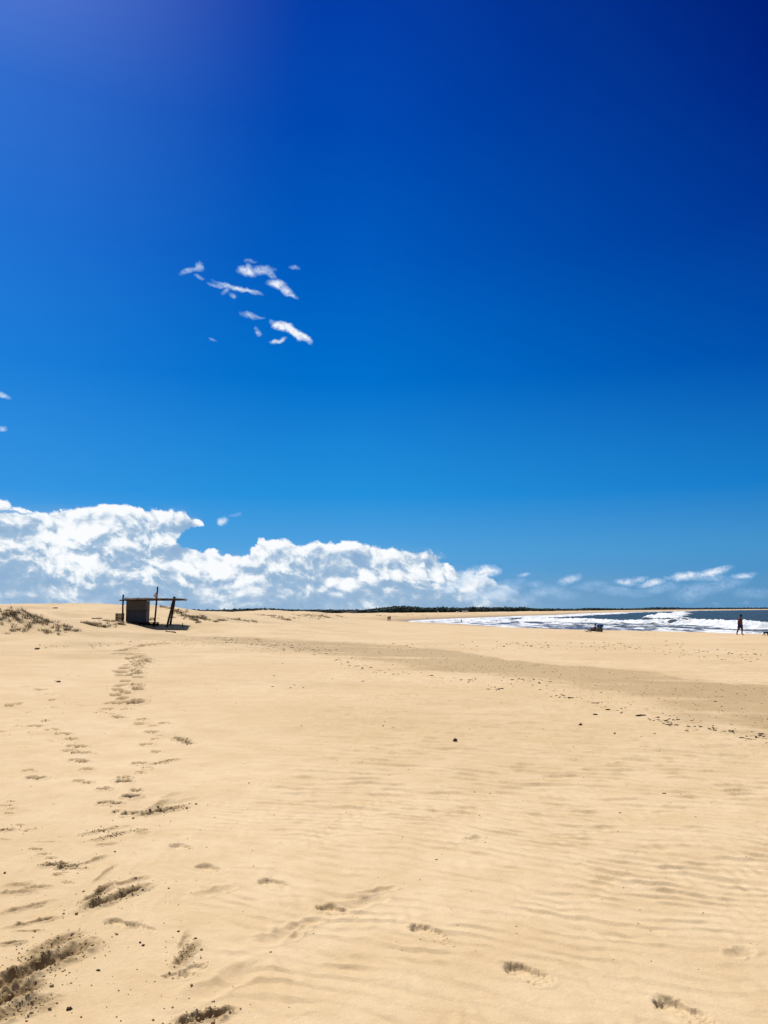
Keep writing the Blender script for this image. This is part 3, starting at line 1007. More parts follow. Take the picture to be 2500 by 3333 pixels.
sha = sstep(sd, 75, 15) * (0.75 + 0.25 * pat2)
co = np.stack([sx, sy, zsea], 1)
nr, nc = DD.shape
ii = np.arange((nr - 1) * (nc - 1))
ri, ci = ii // (nc - 1), ii % (nc - 1)
b0 = ri * nc + ci
fc = np.stack([b0, b0 + 1, b0 + nc + 1, b0 + nc], 1)[:, ::-1]
keep = sd[fc].max(axis=1) > -6
used = np.zeros(len(co), bool)
fk = fc[keep]
used[fk.ravel()] = True
remap = np.cumsum(used) - 1
sea = mesh_np('sea', co[used], remap[fk], msea, attrs={'foam': fo[used], 'shallow': sha[used]})
tag(sea, kind='structure')

#@@REST@@
# ------------------------------------------------------------------ materials for things
m_log = plain('weathered_log', (0.030, 0.020, 0.014), 0.9, 0.4, 9, 0.6, stretch=(1, 1, .15))
m_stick = plain('dry_brushwood', (0.27, 0.20, 0.15), 0.9, 0.45, 14, 0.5)
m_sheet = plain('greyed_board', (0.068, 0.060, 0.056), 0.75, 0.10, 3, 0.1)
m_sheet_b = plain('blue_grey_board', (0.044, 0.049, 0.064), 0.75, 0.10, 3, 0.1)
m_side = plain('paler_board', (0.12, 0.115, 0.118), 0.75, 0.10, 3, 0.1)
m_dark = plain('dark_timber', (0.016, 0.011, 0.009), 0.9, 0.3, 8, 0.4)
m_crate = plain('crate_slats', (0.085, 0.055, 0.022), 0.9, 0.35, 6, 0.5, stretch=(.3, 1, 3))
m_cloth = plain('faded_cloth', (0.52, 0.43, 0.40), 0.95, 0.15, 10, 0.3)
m_ink = plain('faded_lettering', (0.018, 0.018, 0.020), 0.8, 0.2, 20)
m_skin = plain('tanned_skin', (0.13, 0.055, 0.035), 0.55, 0.12, 8)
m_skin2 = plain('light_skin', (0.42, 0.23, 0.16), 0.55, 0.1, 8)
m_red = plain('red_shirt', (0.06, 0.010, 0.012), 0.9, 0.2, 12)
m_blue = plain('blue_shorts', (0.010, 0.016, 0.12), 0.85, 0.2, 12)
m_navy = plain('navy_cloth', (0.012, 0.02, 0.06), 0.9, 0.2, 12)
m_black = plain('black_cloth', (0.012, 0.012, 0.014), 0.9, 0.2, 12)
m_hair = plain('dark_hair', (0.015, 0.010, 0.008), 0.8, 0.3, 40)
m_white = plain('white_cloth', (0.72, 0.70, 0.66), 0.9, 0.08, 12)
m_chairblue = plain('blue_canvas', (0.010, 0.055, 0.19), 0.8, 0.15, 10)
m_khaki = plain('khaki_canvas', (0.13, 0.11, 0.06), 0.9, 0.2, 10)
m_metal = plain('grey_tube', (0.25, 0.25, 0.25), 0.4, 0.1, 10, spec=0.6)
m_grass = plain('dune_grass_blades', (0.25, 0.185, 0.10), 0.8, 0.45, 1.2)
m_grassg = plain('dune_grass_green', (0.16, 0.145, 0.065), 0.8, 0.4, 1.2)
m_tree = plain('pine_foliage', (0.018, 0.036, 0.030), 0.9, 0.45, 0.22)
m_tree_haze = plain('haze_blue_foliage', (0.018, 0.040, 0.062), 0.9, 0.35, 0.05)  # distance haze put into the leaf colour as a blue cast
m_bark = plain('pine_bark', (0.05, 0.035, 0.025), 0.9, 0.3, 4)
m_wrack = plain('dried_seaweed', (0.055, 0.038, 0.024), 0.9, 0.6, 30)
m_shell = plain('sun_bleached_shell', (0.62, 0.56, 0.48), 0.6, 0.2, 30)
m_house = plain('whitewashed_wall', (0.74, 0.72, 0.68), 0.8, 0.05, 1)
m_houseg = plain('grey_wall', (0.20, 0.25, 0.28), 0.8, 0.1, 1)
m_roof = plain('pale_roof', (0.66, 0.62, 0.56), 0.8, 0.1, 1)
m_roofd = plain('dark_roof', (0.08, 0.07, 0.07), 0.8, 0.2, 1)
m_glass = plain('dark_window', (0.02, 0.025, 0.03), 0.2, 0.1, 1, spec=0.6)
m_clod = msand

# ------------------------------------------------------------------ the beach hut and its shade roof
HD = 71.0
_hr = ray(455.5, 2032)
HX = _hr[0] / _hr[1] * HD
HZ = 5.0 - (2032 - 1991.6) * HD / FPX       # reference level for the hut's measurements
PXM = HD / FPX                               # metres per photo pixel at the hut


def hx(cx): return (cx - 500) / 4.74 * PXM         # crop column -> metres right of the hut's origin
def hz(cy): return (720 - cy) / 4.74 * PXM         # crop row -> metres above the origin


hut = empty('beach_hut', (HX, HD, HZ))
tag(hut, 'weathered open hut with brushwood roof, dark log posts and grey board screen', 'hut')


def gz_hut(x, y):
    return h1(HX + x, HD + y) - HZ


def log(pts, rad, name, parent=hut, mat=None):
    mb = MB()
    P = [Vector(p) for p in pts]
    out, rr = [], []
    n_ = max(4, int((P[-1] - P[0]).length / 0.35))
    for i in range(n_ + 1):
        t = i / n_
        p = P[0].lerp(P[-1], t)
        out.append(p + Vector((random.uniform(-.018, .018), random.uniform(-.018, .018), 0)))
        rr.append(rad * (1.08 - 0.16 * t) * random.uniform(.93, 1.07))
    mb.tube(out, rr, 10, 0.05)
    return mb.build(name, mat or m_log, parent, smooth=True)


# posts: three rows, front and back of the roof
Yf, Yb = -1.15, .45
log([(hx(283), Yf + .2, gz_hut(hx(283), Yf) - .15), (hx(283), Yf + .2, hz(265))], .072, 'post')
log([(hx(300), Yb, gz_hut(hx(300), Yb) - .15), (hx(300), Yb, hz(360))], .06, 'post')
log([(hx(780), Yf, gz_hut(hx(780), Yf) - .15), (hx(811), Yf, hz(152))], .074, 'post')
log([(hx(968), Yf, gz_hut(hx(968), Yf) - .10), (hx(1060), Yf + .1, hz(300))], .092, 'post')
log([(hx(996), Yf + .42, gz_hut(hx(996), Yf + .42) - .10), (hx(1070), Yf + .30, hz(312))], .085, 'post')
# beams
log([(hx(236), Yf + .08, hz(353)), (hx(1230), Yf - .02, hz(352))], .055, 'beam')
log([(hx(300), Yb + .02, hz(351)), (hx(1190), Yb + .02, hz(352))], .05, 'beam')
for cx_ in (300, 520, 700, 900, 1060):
    log([(hx(cx_), Yf - .25, hz(346)), (hx(cx_) + random.uniform(-.1, .1), Yb + .25, hz(345))], .035, 'rafter')
# brushwood roof: many crooked sticks laid along and across
mb = MB()
for i in range(250):
    x0 = random.uniform(hx(300), hx(1120))
    y0 = random.uniform(Yf - .22, Yb + .2)
    Ls = random.uniform(.6, 1.7)
    a = random.gauss(0, .28)
    z0 = hz(342) + random.uniform(-.015, .085) + (0.03 if 560 < (x0 / PXM * 4.74 + 500) < 700 else 0)
    pts = []
    for k in range(5):
        t = k / 4 - .5
        pts.append((x0 + Ls * t * math.cos(a), y0 + Ls * t * math.sin(a), z0 + random.uniform(-.012, .012) - 0.04 * t * t))
    if pts[-1][0] > hx(1225) or pts[0][0] < hx(292):
        continue
    mb.tube(pts, [.009, .016, .018, .015, .008], 5, .2)
for i in range(230):      # leafy tufts and twigs at the left end, sticking up
    x0 = random.uniform(hx(300), hx(690)) if i < 170 else random.uniform(hx(690), hx(1180))
    y0 = random.uniform(Yf - .25, Yb + .2)
    a = random.uniform(-.6, .6) + (math.pi if random.random() < .3 else 0)
    l_ = random.uniform(.12, .34) * (1 if i < 170 else .5)
    up_ = random.uniform(0, .20) * (1 if i < 170 else .4)
    mb.tube([(x0, y0, hz(345)), (x0 + l_ * .5 * math.cos(a), y0 + l_ * .5 * math.sin(a), hz(342) + up_ * .6), (x0 + l_ * math.cos(a), y0 + l_ * math.sin(a), hz(342) + up_)], [.016, .018, .006], 4, .2)
roof = mb.build('roof', m_stick, hut)
mb = MB()
for i in range(26):       # a denser mat of dark stalks beneath, closing the roof
    y0 = Yf - .15 + (Yb - Yf + .3) * i / 25
    mb.box(((hx(296) + hx(1170)) / 2 + random.uniform(-.05, .05), y0, hz(349) + random.uniform(-.006, .006)), (hx(1170) - hx(296) + random.uniform(-.2, .1), .112, .02 + .002 * (i % 3)), jit=.003)
mb.build('roof_mat', m_dark, hut)
# the grey screen booth
pt, pb = hz(362), hz(688)
pl_, pr = hx(336), hx(672)
booth = MB()
N = 14
for zi0, zi1, nm, mt in ((hz(505), pt, 'upper_panel', m_sheet), (pb, hz(512), 'lower_panel', m_sheet_b)):
    mb = MB()
    rows_ = []
    for i in range(7):
        z_ = zi0 + (zi1 - zi0) * i / 6
        rows_.append([(pl_ + (hx(634) - pl_) * j / N, Yf + .30 + .012 * math.sin(j * 1.3 + i), z_) for j in range(N + 1)])
    mb.sheet(rows_)
    rows2 = [[(p[0], p[1] + .02, p[2]) for p in r] for r in rows_]
    mb.sheet(rows2[::-1])
    panel = mb.build(nm, mt, hut, smooth=True)
pf = hx(634)
Yk = Yf + 1.15
MB().box(((pl_ + pf) / 2, Yf + .29, hz(508)), (pf - pl_, .05, .045)).build('crossbar', m_dark, hut)
MB().box((pf + .005, (Yf + .33 + Yk) / 2, hz(508)), (.03, Yk - Yf - .35, .04)).build('crossbar', m_dark, hut)
MB().box((pl_ - .02, Yf + .32, (pt + pb) / 2), (.05, .05, pt - pb)).build('corner_post', m_dark, hut)
MB().box((pf + .01, Yk + .02, (pt + pb) / 2), (.04, .05, pt - pb)).build('corner_post', m_dark, hut)
MB().box((pl_, (Yf + .35 + Yk) / 2, (pt + pb) / 2), (.025, Yk - Yf - .36, pt - pb)).build('side_panel', m_sheet, hut)
MB().box((pf - .01, (Yf + .33 + Yk) / 2, (pt + pb) / 2), (.025, Yk - Yf - .36, pt - pb - .03)).build('side_panel', m_side, hut)
MB().box(((pl_ + pf) / 2, Yk, (pt + pb) / 2), (pf - pl_ - .05, .025, pt - pb - .02)).build('back_panel', m_sheet, hut)
# faded, unreadable lettering across the lower panel
mb = MB()
for word in ((372, 440), (470, 492), (505, 608)):
    x_ = word[0]
    while x_ < word[1]:
        w_ = random.uniform(6, 11)
        h_ = random.uniform(9, 14)
        for s_ in range(random.choice((2, 3))):
            if random.random() < .5:
                mb.box((hx(x_ + random.uniform(0, w_)), Yf + .278, hz(540 + random.uniform(-2, 2))), (.012, .004, h_ / 4.74 * PXM))
            else:
                mb.box((hx(x_ + w_ / 2), Yf + .2795, hz(540 + random.uniform(-6, 6))), (w_ / 4.74 * PXM * .8, .004, .012))
        x_ += w_ + 4
mb.build('faded_lettering', m_ink, panel)
# low counter shelf on short stout legs
MB().box(((hx(380) + hx(836)) / 2, Yf + .12, hz(688)), (hx(836) - hx(380), .34, .055), jit=.008).build('shelf', m_dark, hut)
MB().box(((hx(340) + hx(660)) / 2, (Yf + .35 + Yk) / 2, hz(691)), (hx(660) - hx(340), Yk - Yf - .30, .05), jit=.008).build('floor_board', m_dark, hut)
for cx_, y_ in ((545, Yf + .1), (610, Yf + .2), (780 - 24, Yf + .16), (820, Yf + .12), (560, Yk - .1), (400, Yk - .1), (630, Yk - .2)):
    gzz = gz_hut(hx(cx_), y_) - .12
    MB().tube([(hx(cx_), y_, gzz), (hx(cx_), y_, hz(692))], .06, 8, .1).build('stilt', m_dark, hut)
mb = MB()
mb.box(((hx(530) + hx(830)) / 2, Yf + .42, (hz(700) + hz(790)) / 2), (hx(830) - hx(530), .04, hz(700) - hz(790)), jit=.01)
mb.build('underside_shade', m_dark, hut)  # dark sheet standing in for the shade beneath the shelf

# crate at the left post
cr_ = empty('slatted_crate', (HX + hx(249), HD + Yf + .1, h1(HX + hx(249), HD + Yf + .1)), R(7))
tag(cr_, 'brown wooden slatted crate standing on the sand at the left post of the hut', 'crate')
cw, ch = (305 - 193) / 4.74 * PXM, (685 - 582) / 4.74 * PXM
for (sx_, sy_, w_, d_) in ((0, -.28, cw, .02), (0, .28, cw, .02)):
    mb = MB()
    for k in range(5):
        mb.box((sx_, sy_, .04 + ch * (k + .5) / 5), (w_, d_, ch / 5 - .018), jit=.004)
    mb.build('slats', m_crate, cr_)
for sx_ in (-cw / 2 + .012, cw / 2 - .012):
    mb = MB()
    for k in range(5):
        mb.box((sx_, 0, .04 + ch * (k + .5) / 5), (.022, .53, ch / 5 - .018), jit=.003)
    mb.build('slats', m_crate, cr_)
for sx_ in (-1, 1):
    for sy_ in (-1, 1):
        MB().box((sx_ * (cw / 2 - .05), sy_ * .245, .02 + ch / 2), (.05, .045, ch + .04)).build('corner_batten', m_dark, cr_)
MB().box((0, 0, ch + .065), (cw + .08, .62, .03), rz=.05, ry=.04, jit=.006).build('lid', m_crate, cr_)

# cloth knotted round the tall post, above the roof
cl = empty('knotted_cloth', (HX + hx(795), HD + Yf, HZ + hz(325)))
tag(cl, 'pale pinkish cloth bundle tied round the tallest post above the hut roof', 'cloth')
prof_ = [(0, .05), (.06, .10), (.14, .155), (.24, .16), (.34, .13), (.43, .075), (.50, .05)]
rows_ = []
for z_, r_ in prof_:
    row = []
    for k in range(15):
        a = 2 * math.pi * k / 14
        rr = r_ * (1 + .16 * math.sin(3 * a + z_ * 9) + .08 * math.sin(7 * a)) * (1.25 if math.cos(a) < 0 else .75)
        row.append((rr * math.cos(a) - .015, rr * math.sin(a), z_))
    rows_.append(row)
MB().sheet(rows_).build('bundle', m_cloth, cl, smooth=True)
MB().sheet([[(-.16 - .03 * i, -.05 + .02 * math.sin(i + j), .34 - .07 * i + .03 * j) for j in range(4)] for i in range(5)]).build('loose_end', m_cloth, cl, smooth=True)
MB().tube([(.06, -.03, -.02), (.075, -.05, .05), (.02, -.10, .06), (-.06, -.05, .03)], .022, 6).build('knot', m_cloth, cl, smooth=True)

# a stub stake in the shaded sand and driftwood below the hut
q = ground_at(596, 2044)
log([(q[0], q[1], q[2] - .1), (q[0] - .05, q[1], q[2] + .36)], .04, 'wooden_stake', None)
st = COL.objects[-1] if False else bpy.data.objects['wooden_stake']
tag(st, 'short dark stake stuck upright in the shaded sand right of the hut', 'stake')


def stick_on_sand(name, px0, py0, px1, py1, r_, lab, mat=m_wrack, wob=.12, grp=None):
    a, b = ground_at(px0, py0), ground_at(px1, py1)
    a, b = Vector(a[:3]), Vector(b[:3])
    P = []
    for i in range(8):
        t = i / 7
        p = a.lerp(b, t)
        p.x += random.uniform(-wob, wob) * .5
        p.y += random.uniform(-wob, wob)
        p.z = h1(p.x, p.y) + r_ * random.uniform(.3, 1.0)
        P.append(p)
    mb = MB().tube(P, [r_ * .5] + [r_ * random.uniform(.8, 1.1) for _ in range(6)] + [r_ * .4], 6, .15)
    for k in range(3):
        p = P[random.randrange(2, 6)]
        mb.tube([p, p + Vector((random.uniform(-4, 4), random.uniform(-4, 4), random.uniform(.3, 2.2))) * r_], [r_ * .5, r_ * .2], 5)
    return tag(mb.build(name, mat, None, smooth=True), lab, 'driftwood', grp)


stick_on_sand('driftwood', 538, 2055, 572, 2061, .05, 'dark gnarled driftwood branch lying on the sand in front of the hut')
stick_on_sand('driftwood', 297, 2014, 333, 2012, .05, 'long dark stick lying on the slope of the dune left of the hut', wob=.05)
stick_on_sand('driftwood', 170, 1979.5, 187, 1980, .05, 'small dark branch lying near the top of the bare left dune', wob=.05)
stick_on_sand('driftwood', 185, 2221.5, 198, 2220.5, .02, 'short dark stick lying on the smooth sand left of the footprint trail', wob=.01)
stick_on_sand('driftwood', 115, 2114, 130, 2112, .03, 'dark stick pair lying on flat sand below the grassy left dune', wob=.03)

# ------------------------------------------------------------------ dune grass
PATCH = [  # photo column, row, half widths in photo pixels, tufts, green share
    (15, 2004, 26, 6, 26, .3), (45, 1995, 22, 4, 22, .3), (90, 2000, 22, 5, 26, .3), (112, 2014, 22, 5, 26, .3), (60, 2012, 28, 5, 22, .3), (130, 2034, 20, 3, 14, .2), (168, 2026, 18, 5, 20, .2), (200, 2040, 18, 5, 22, .2),
    (222, 2052, 14, 4, 14, .2), (42, 2055, 16, 3, 10, .1), (155, 2053, 14, 3, 10, .1), (20, 1988, 18, 2, 10, .3), (100, 2038, 30, 6, 10, .1), (185, 2060, 20, 3, 8, .1), (-60, 1995, 60, 10, 50, .3), (250, 2054, 6, 2, 4, .1),
    (288, 2030, 14, 4, 20, .4), (308, 2037, 10, 4, 14, .4), (348, 2022, 12, 3, 12, .4), (352, 2040, 12, 4, 16, .4), (390, 2032, 12, 4, 18, .3), (372, 2024, 14, 3, 12, .3), (330, 2033, 20, 5, 8, .3), (270, 2027, 5, 2, 5, .3),
    (532, 1976, 10, 2, 12, .1), (550, 1981, 10, 3, 14, .1), (575, 1989, 10, 3, 16, .1), (595, 1995, 8, 3, 14, .1), (570, 1996, 12, 3, 10, .2), (605, 2004, 9, 3, 14, .5), (625, 2008, 12, 3, 20, .6), (642, 2012, 12, 4, 22, .6),
    (657, 2008, 10, 3, 14, .5), (632, 2019, 8, 3, 16, .2), (670, 2017, 12, 3, 14, .5), (700, 2024, 10, 2, 8, .3), (590, 2003, 8, 2, 6, .3), (556, 2012, 6, 2, 5, .2), (500, 2014, 8, 2, 6, .2), (495, 2019, 8, 2, 5, .2), (645, 2027, 8, 2, 5, .2),
    (622, 2013, 14, 3, 14, .5), (650, 2011, 14, 3, 12, .5), (716, 2020, 12, 3, 14, .4), (770, 2018, 14, 2, 16, .3), (822, 2023, 10, 2, 12, .3), (852, 2003, 16, 2, 16, .3), (897, 2005, 22, 2.5, 34, .4), (933, 2018, 12, 3, 22, .3),
    (908, 2011, 14, 2, 14, .3), (950, 2012, 12, 2, 8, .3), (976, 2004, 14, 2, 16, .3), (1015, 2005, 22, 4, 44, .5), (1048, 2006, 14, 4, 34, .3), (1068, 2010, 10, 2.5, 14, .2), (1106, 2006, 14, 2, 16, .3), (1030, 2014, 16, 2, 12, .3),
    (1232, 2003, 12, 2.5, 26, .4), (1240, 2005, 8, 1.5, 12, .2), (1271, 2006, 16, 1.5, 16, .2), (1290, 2006, 10, 1, 8, .2), (1328, 2002, 7, 1.2, 12, .2), (1342, 2001, 4, 1, 6, .3), (1376, 2002, 8, 1.5, 16, .2), (1428, 2002, 6, 1, 5, .3), (1502, 1998, 10, 1, 10, .4), (1540, 1997, 8, 1, 6, .4), (1556, 1998, 8, 1.2, 8, .3), (1180, 2003, 12, 1.5, 8, .3)]
GV = {0: [], 1: []}
GF = {0: [], 1: []}


def tuft(x, y, z, size, k, n_):
    """a splay of narrow curved blades"""
    V, F = GV[k], GF[k]
    for _ in range(n_):
        a = random.uniform(0, 2 * math.pi)
        le = size * random.uniform(.5, 1.15)
        lean = random.uniform(.2, 1.0) + (.35 if math.cos(a) > 0 else 0)
        w = size * random.uniform(.022, .045)
        bx, by = x + random.gauss(0, size * .22), y + random.gauss(0, size * .22)
        ca, sa = math.cos(a), math.sin(a)
        b_ = len(V)
        for t, wt_ in ((0, 1.0), (.5, .8), (1.0, .12)):
            r_ = le * lean * (t * .5 + t * t * .5)
            zz = z - .03 + le * (t - .40 * lean * t * t) * .85
            V.append((bx + ca * r_ - sa * w * wt_, by + sa * r_ + ca * w * wt_, zz))
            V.append((bx + ca * r_ + sa * w * wt_, by + sa * r_ - ca * w * wt_, zz))
        F.append((b_, b_ + 1, b_ + 3, b_ + 2))
        F.append((b_ + 2, b_ + 3, b_ + 5, b_ + 4))


for (px, py, rx, ry, n_, gr) in PATCH:
    c0 = None
    for dy_ in range(0, 8):
        c0 = ground_at(px, py + dy_, 30, 700)
        if c0: break
    if c0 is None:
        continue
    D0 = c0[3]
    spx = rx * D0 / FPX
    spy = min(ry * D0 * D0 / FPX / 1.2, spx * 1.6)
    for _ in range(int(n_ * (.75 if D0 < 66 else 1.1))):
        x = c0[0] + random.gauss(0, spx * .75)
        y = c0[1] + random.gauss(0, spy * .9)
        z = h1(x, y)
        tuft(x, y, z, random.uniform(.18, .42) * (1 + .6 * sstep(np.array(D0), 120, 350)), 1 if random.random() < gr else 0, 18)
for k, (nm, mt) in enumerate((('dune_grass', m_grass), ('green_dune_grass', m_grassg))):
    o = mesh_np(nm, np.array(GV[k]), np.array(GF[k]), mt, smooth=False)
    tag(o, ('dry brown marram grass in scattered clumps over the dunes', 'greener marram grass growing among the dry clumps on the dunes')[k], 'grass', kind='stuff')

# ------------------------------------------------------------------ lumps, wrack and sand crumbs
ICO = None


def ico(sub=1):
    t = (1 + 5 ** .5) / 2
    v = [(-1, t, 0), (1, t, 0), (-1, -t, 0), (1, -t, 0), (0, -1, t), (0, 1, t), (0, -1, -t), (0, 1, -t), (t, 0, -1), (t, 0, 1), (-t, 0, -1), (-t, 0, 1)]
    v = [Vector(p).normalized() for p in v]
    f = [(0, 11, 5), (0, 5, 1), (0, 1, 7), (0, 7, 10), (0, 10, 11), (1, 5, 9), (5, 11, 4), (11, 10, 2), (10, 7, 6), (7, 1, 8), (3, 9, 4), (3, 4, 2), (3, 2, 6), (3, 6, 8), (3, 8, 9), (4, 9, 5), (2, 4, 11), (6, 2, 10), (8, 6, 7), (9, 8, 1)]
    for _ in range(sub):
        cache, nf = {}, []
        def midp(a, b):
            k = (min(a, b), max(a, b))
            if k not in cache:
                v.append(((v[a] + v[b]) / 2).normalized())
                cache[k] = len(v) - 1
            return cache[k]
        for a, b, c_ in f:
            ab, bc, ca = midp(a, b), midp(b, c_), midp(c_, a)
            nf += [(a, ab, ca), (b, bc, ab), (c_, ca, bc), (ab, bc, ca)]
        f = nf
    return np.array([tuple(p) for p in v]), np.array(f)


I0v, I0f = ico(0)
I1v, I1f = ico(1)
I2v, I2f = ico(2)


def blobs(name, items, mat, sub=0, rough=.25, attrs=None, smooth=True):
    """items: (x, y, z, rx, ry, rz) -> one mesh of irregular lumps"""
    bv, bf = ((I0v, I0f), (I1v, I1f), (I2v, I2f))[sub]
    n_, m_ = len(items), len(bv)
    it = np.array(items)
    noise = 1 + rough * rng.normal(0, 1, (n_, m_, 1)).clip(-1.6, 1.6)
    a = rng.random(n_) * 6.28
    v = bv[None] * noise * it[:, None, 3:6]
    c_, s_ = np.cos(a)[:, None], np.sin(a)[:, None]
    x = v[..., 0] * c_ - v[..., 1] * s_
    y = v[..., 0] * s_ + v[..., 1] * c_
    v = np.stack([x, y, v[..., 2]], -1) + it[:, None, :3]
    f = bf[None] + (np.arange(n_) * m_)[:, None, None]
    at = {k: np.repeat(np.array(w_), m_) for k, w_ in (attrs or {}).items()}
    return mesh_np(name, v.reshape(-1, 3), f.reshape(-1, 3), mat, smooth=smooth, attrs=at)


# crumbs of moist sand thrown up around the scuffs
items, fr_ = [], []
near_i = np.nonzero((GD > 2.4) & (GD < 16) & (np.abs(GA) < .55))[0]


def mesh_z(x, y):
    """height of the finished beach mesh"""
    D = math.hypot(x, y); a = math.atan2(x, y)
    j = min(max(int(np.searchsorted(rows, D)), 1), len(rows) - 1)
    k = min(max(int(np.searchsorted(cols, a)), 1), len(cols) - 1)
    t = (D - rows[j - 1]) / (rows[j] - rows[j - 1])
    u_ = (a - cols[k - 1]) / (cols[k] - cols[k - 1])
    Z_ = gz.reshape(sh)
    return (Z_[j - 1, k - 1] * (1 - t) + Z_[j, k - 1] * t) * (1 - u_) + (Z_[j - 1, k] * (1 - t) + Z_[j, k] * t) * u_


for (x0, y0, L, W, ang, D) in CLODS:
    n_ = int(24 + 1100 * L * W * 4) if L > .07 else 12
    for _ in range(n_):
        u_, v_ = random.gauss(0, .50), random.gauss(0, .55)
        if random.random() < .07:
            u_, v_ = u_ * 1.9, v_ * 2.2
        x = x0 + u_ * L * math.cos(R(ang)) - v_ * W * math.sin(R(ang))
        y = y0 + u_ * L * math.sin(R(ang)) + v_ * W * math.cos(R(ang))
        s_ = random.uniform(.0018, .0048) * (1 + (random.random() < .08) * 1.0) * (1 if D < 6 else 1.25)
        items.append((x, y, mesh_z(x, y) + s_ * .4, s_ * 1.2, s_, s_ * .75))
        fr_.append(random.uniform(.1, .6))
for _ in range(170):   # crumbs flung wide over the left foreground
    px, py = random.gauss(330, 260), random.uniform(2650, 3330)
    q = ground_at(px, py)
    if q and q[3] > 2.5:
        s_ = random.uniform(.0015, .0035) * (1 + (random.random() < .1))
        items.append((q[0], q[1], mesh_z(q[0], q[1]) + s_ * .4, s_ * 1.3, s_, s_ * .8))
        fr_.append(random.uniform(.2, .8))
o = blobs('sand_crumbs', items, msand, 0, .22, {'fresh': fr_, 'damp': [0] * len(fr_), 'wet': [0] * len(fr_)})
tag(o, 'small crumbs of moist sand kicked up around the footprints', 'sand crumbs', kind='stuff')

# fine dark litter of the wrack line and the shell-strewn pan
items = []
for (px, py) in WRACK:
    for _ in range(random.choice((1, 1, 2, 3))):
        q = ground_at(px + random.gauss(0, 14), py + random.gauss(0, 2.2))
        if q:
            s_ = random.uniform(.007, .020) * (q[3] / 14) ** .4
            items.append((q[0], q[1], mesh_z(q[0], q[1]) + s_ * .2, s_ * random.uniform(1, 3), s_, s_ * .5))
for _ in range(1000):
    px = random.uniform(560, 2520)
    t = random.random()
    yu = np.interp(px, [560, 1198, 1650, 2213, 2500], [2068, 2094, 2147, 2203, 2226])
    yl = np.interp(px, [560, 1116, 1700, 2213, 2500], [2100, 2145, 2215, 2345, 2404])
    q = ground_at(px, yu + (yl - yu) * t)
    if q:
        s_ = random.uniform(.003, .013) * (q[3] / 14) ** .6
        items.append((q[0], q[1], mesh_z(q[0], q[1]) + s_ * .2, s_ * random.uniform(1, 2.2), s_, s_ * .45))
for _ in range(800):
    D = math.exp(random.uniform(math.log(4), math.log(95)))
    a = random.uniform(-.5, .5)
    s_ = random.uniform(.0015, .0055) * (D / 8) ** .75
    x, y = math.sin(a) * D, math.cos(a) * D
    items.append((x, y, mesh_z(x, y) + s_ * .2, s_ * random.uniform(1, 2.2), s_, s_ * .5))
for (pxa, pya, pxb, pyb, n_) in ((1260, 2105, 2250, 2098, 90), (1600, 2095, 2500, 2130, 70), (2150, 2120, 2480, 2152, 30), (100, 2105, 560, 2092, 50), (700, 2080, 1100, 2120, 120)):
    for _ in range(n_):
        t = random.random()
        q = ground_at(pxa + (pxb - pxa) * t, pya + (pyb - pya) * t + random.gauss(0, 6))
        if q:
            s_ = random.uniform(.012, .036) * (q[3] / 40)
            items.append((q[0], q[1], mesh_z(q[0], q[1]) + s_ * .2, s_ * random.uniform(1.2, 3), s_, s_ * .5))
o = blobs('wrack_litter', items, m_wrack, 0, .3)
tag(o, 'fine dark flecks of dried seaweed and shell scattered over the sand', 'beach litter', kind='stuff')

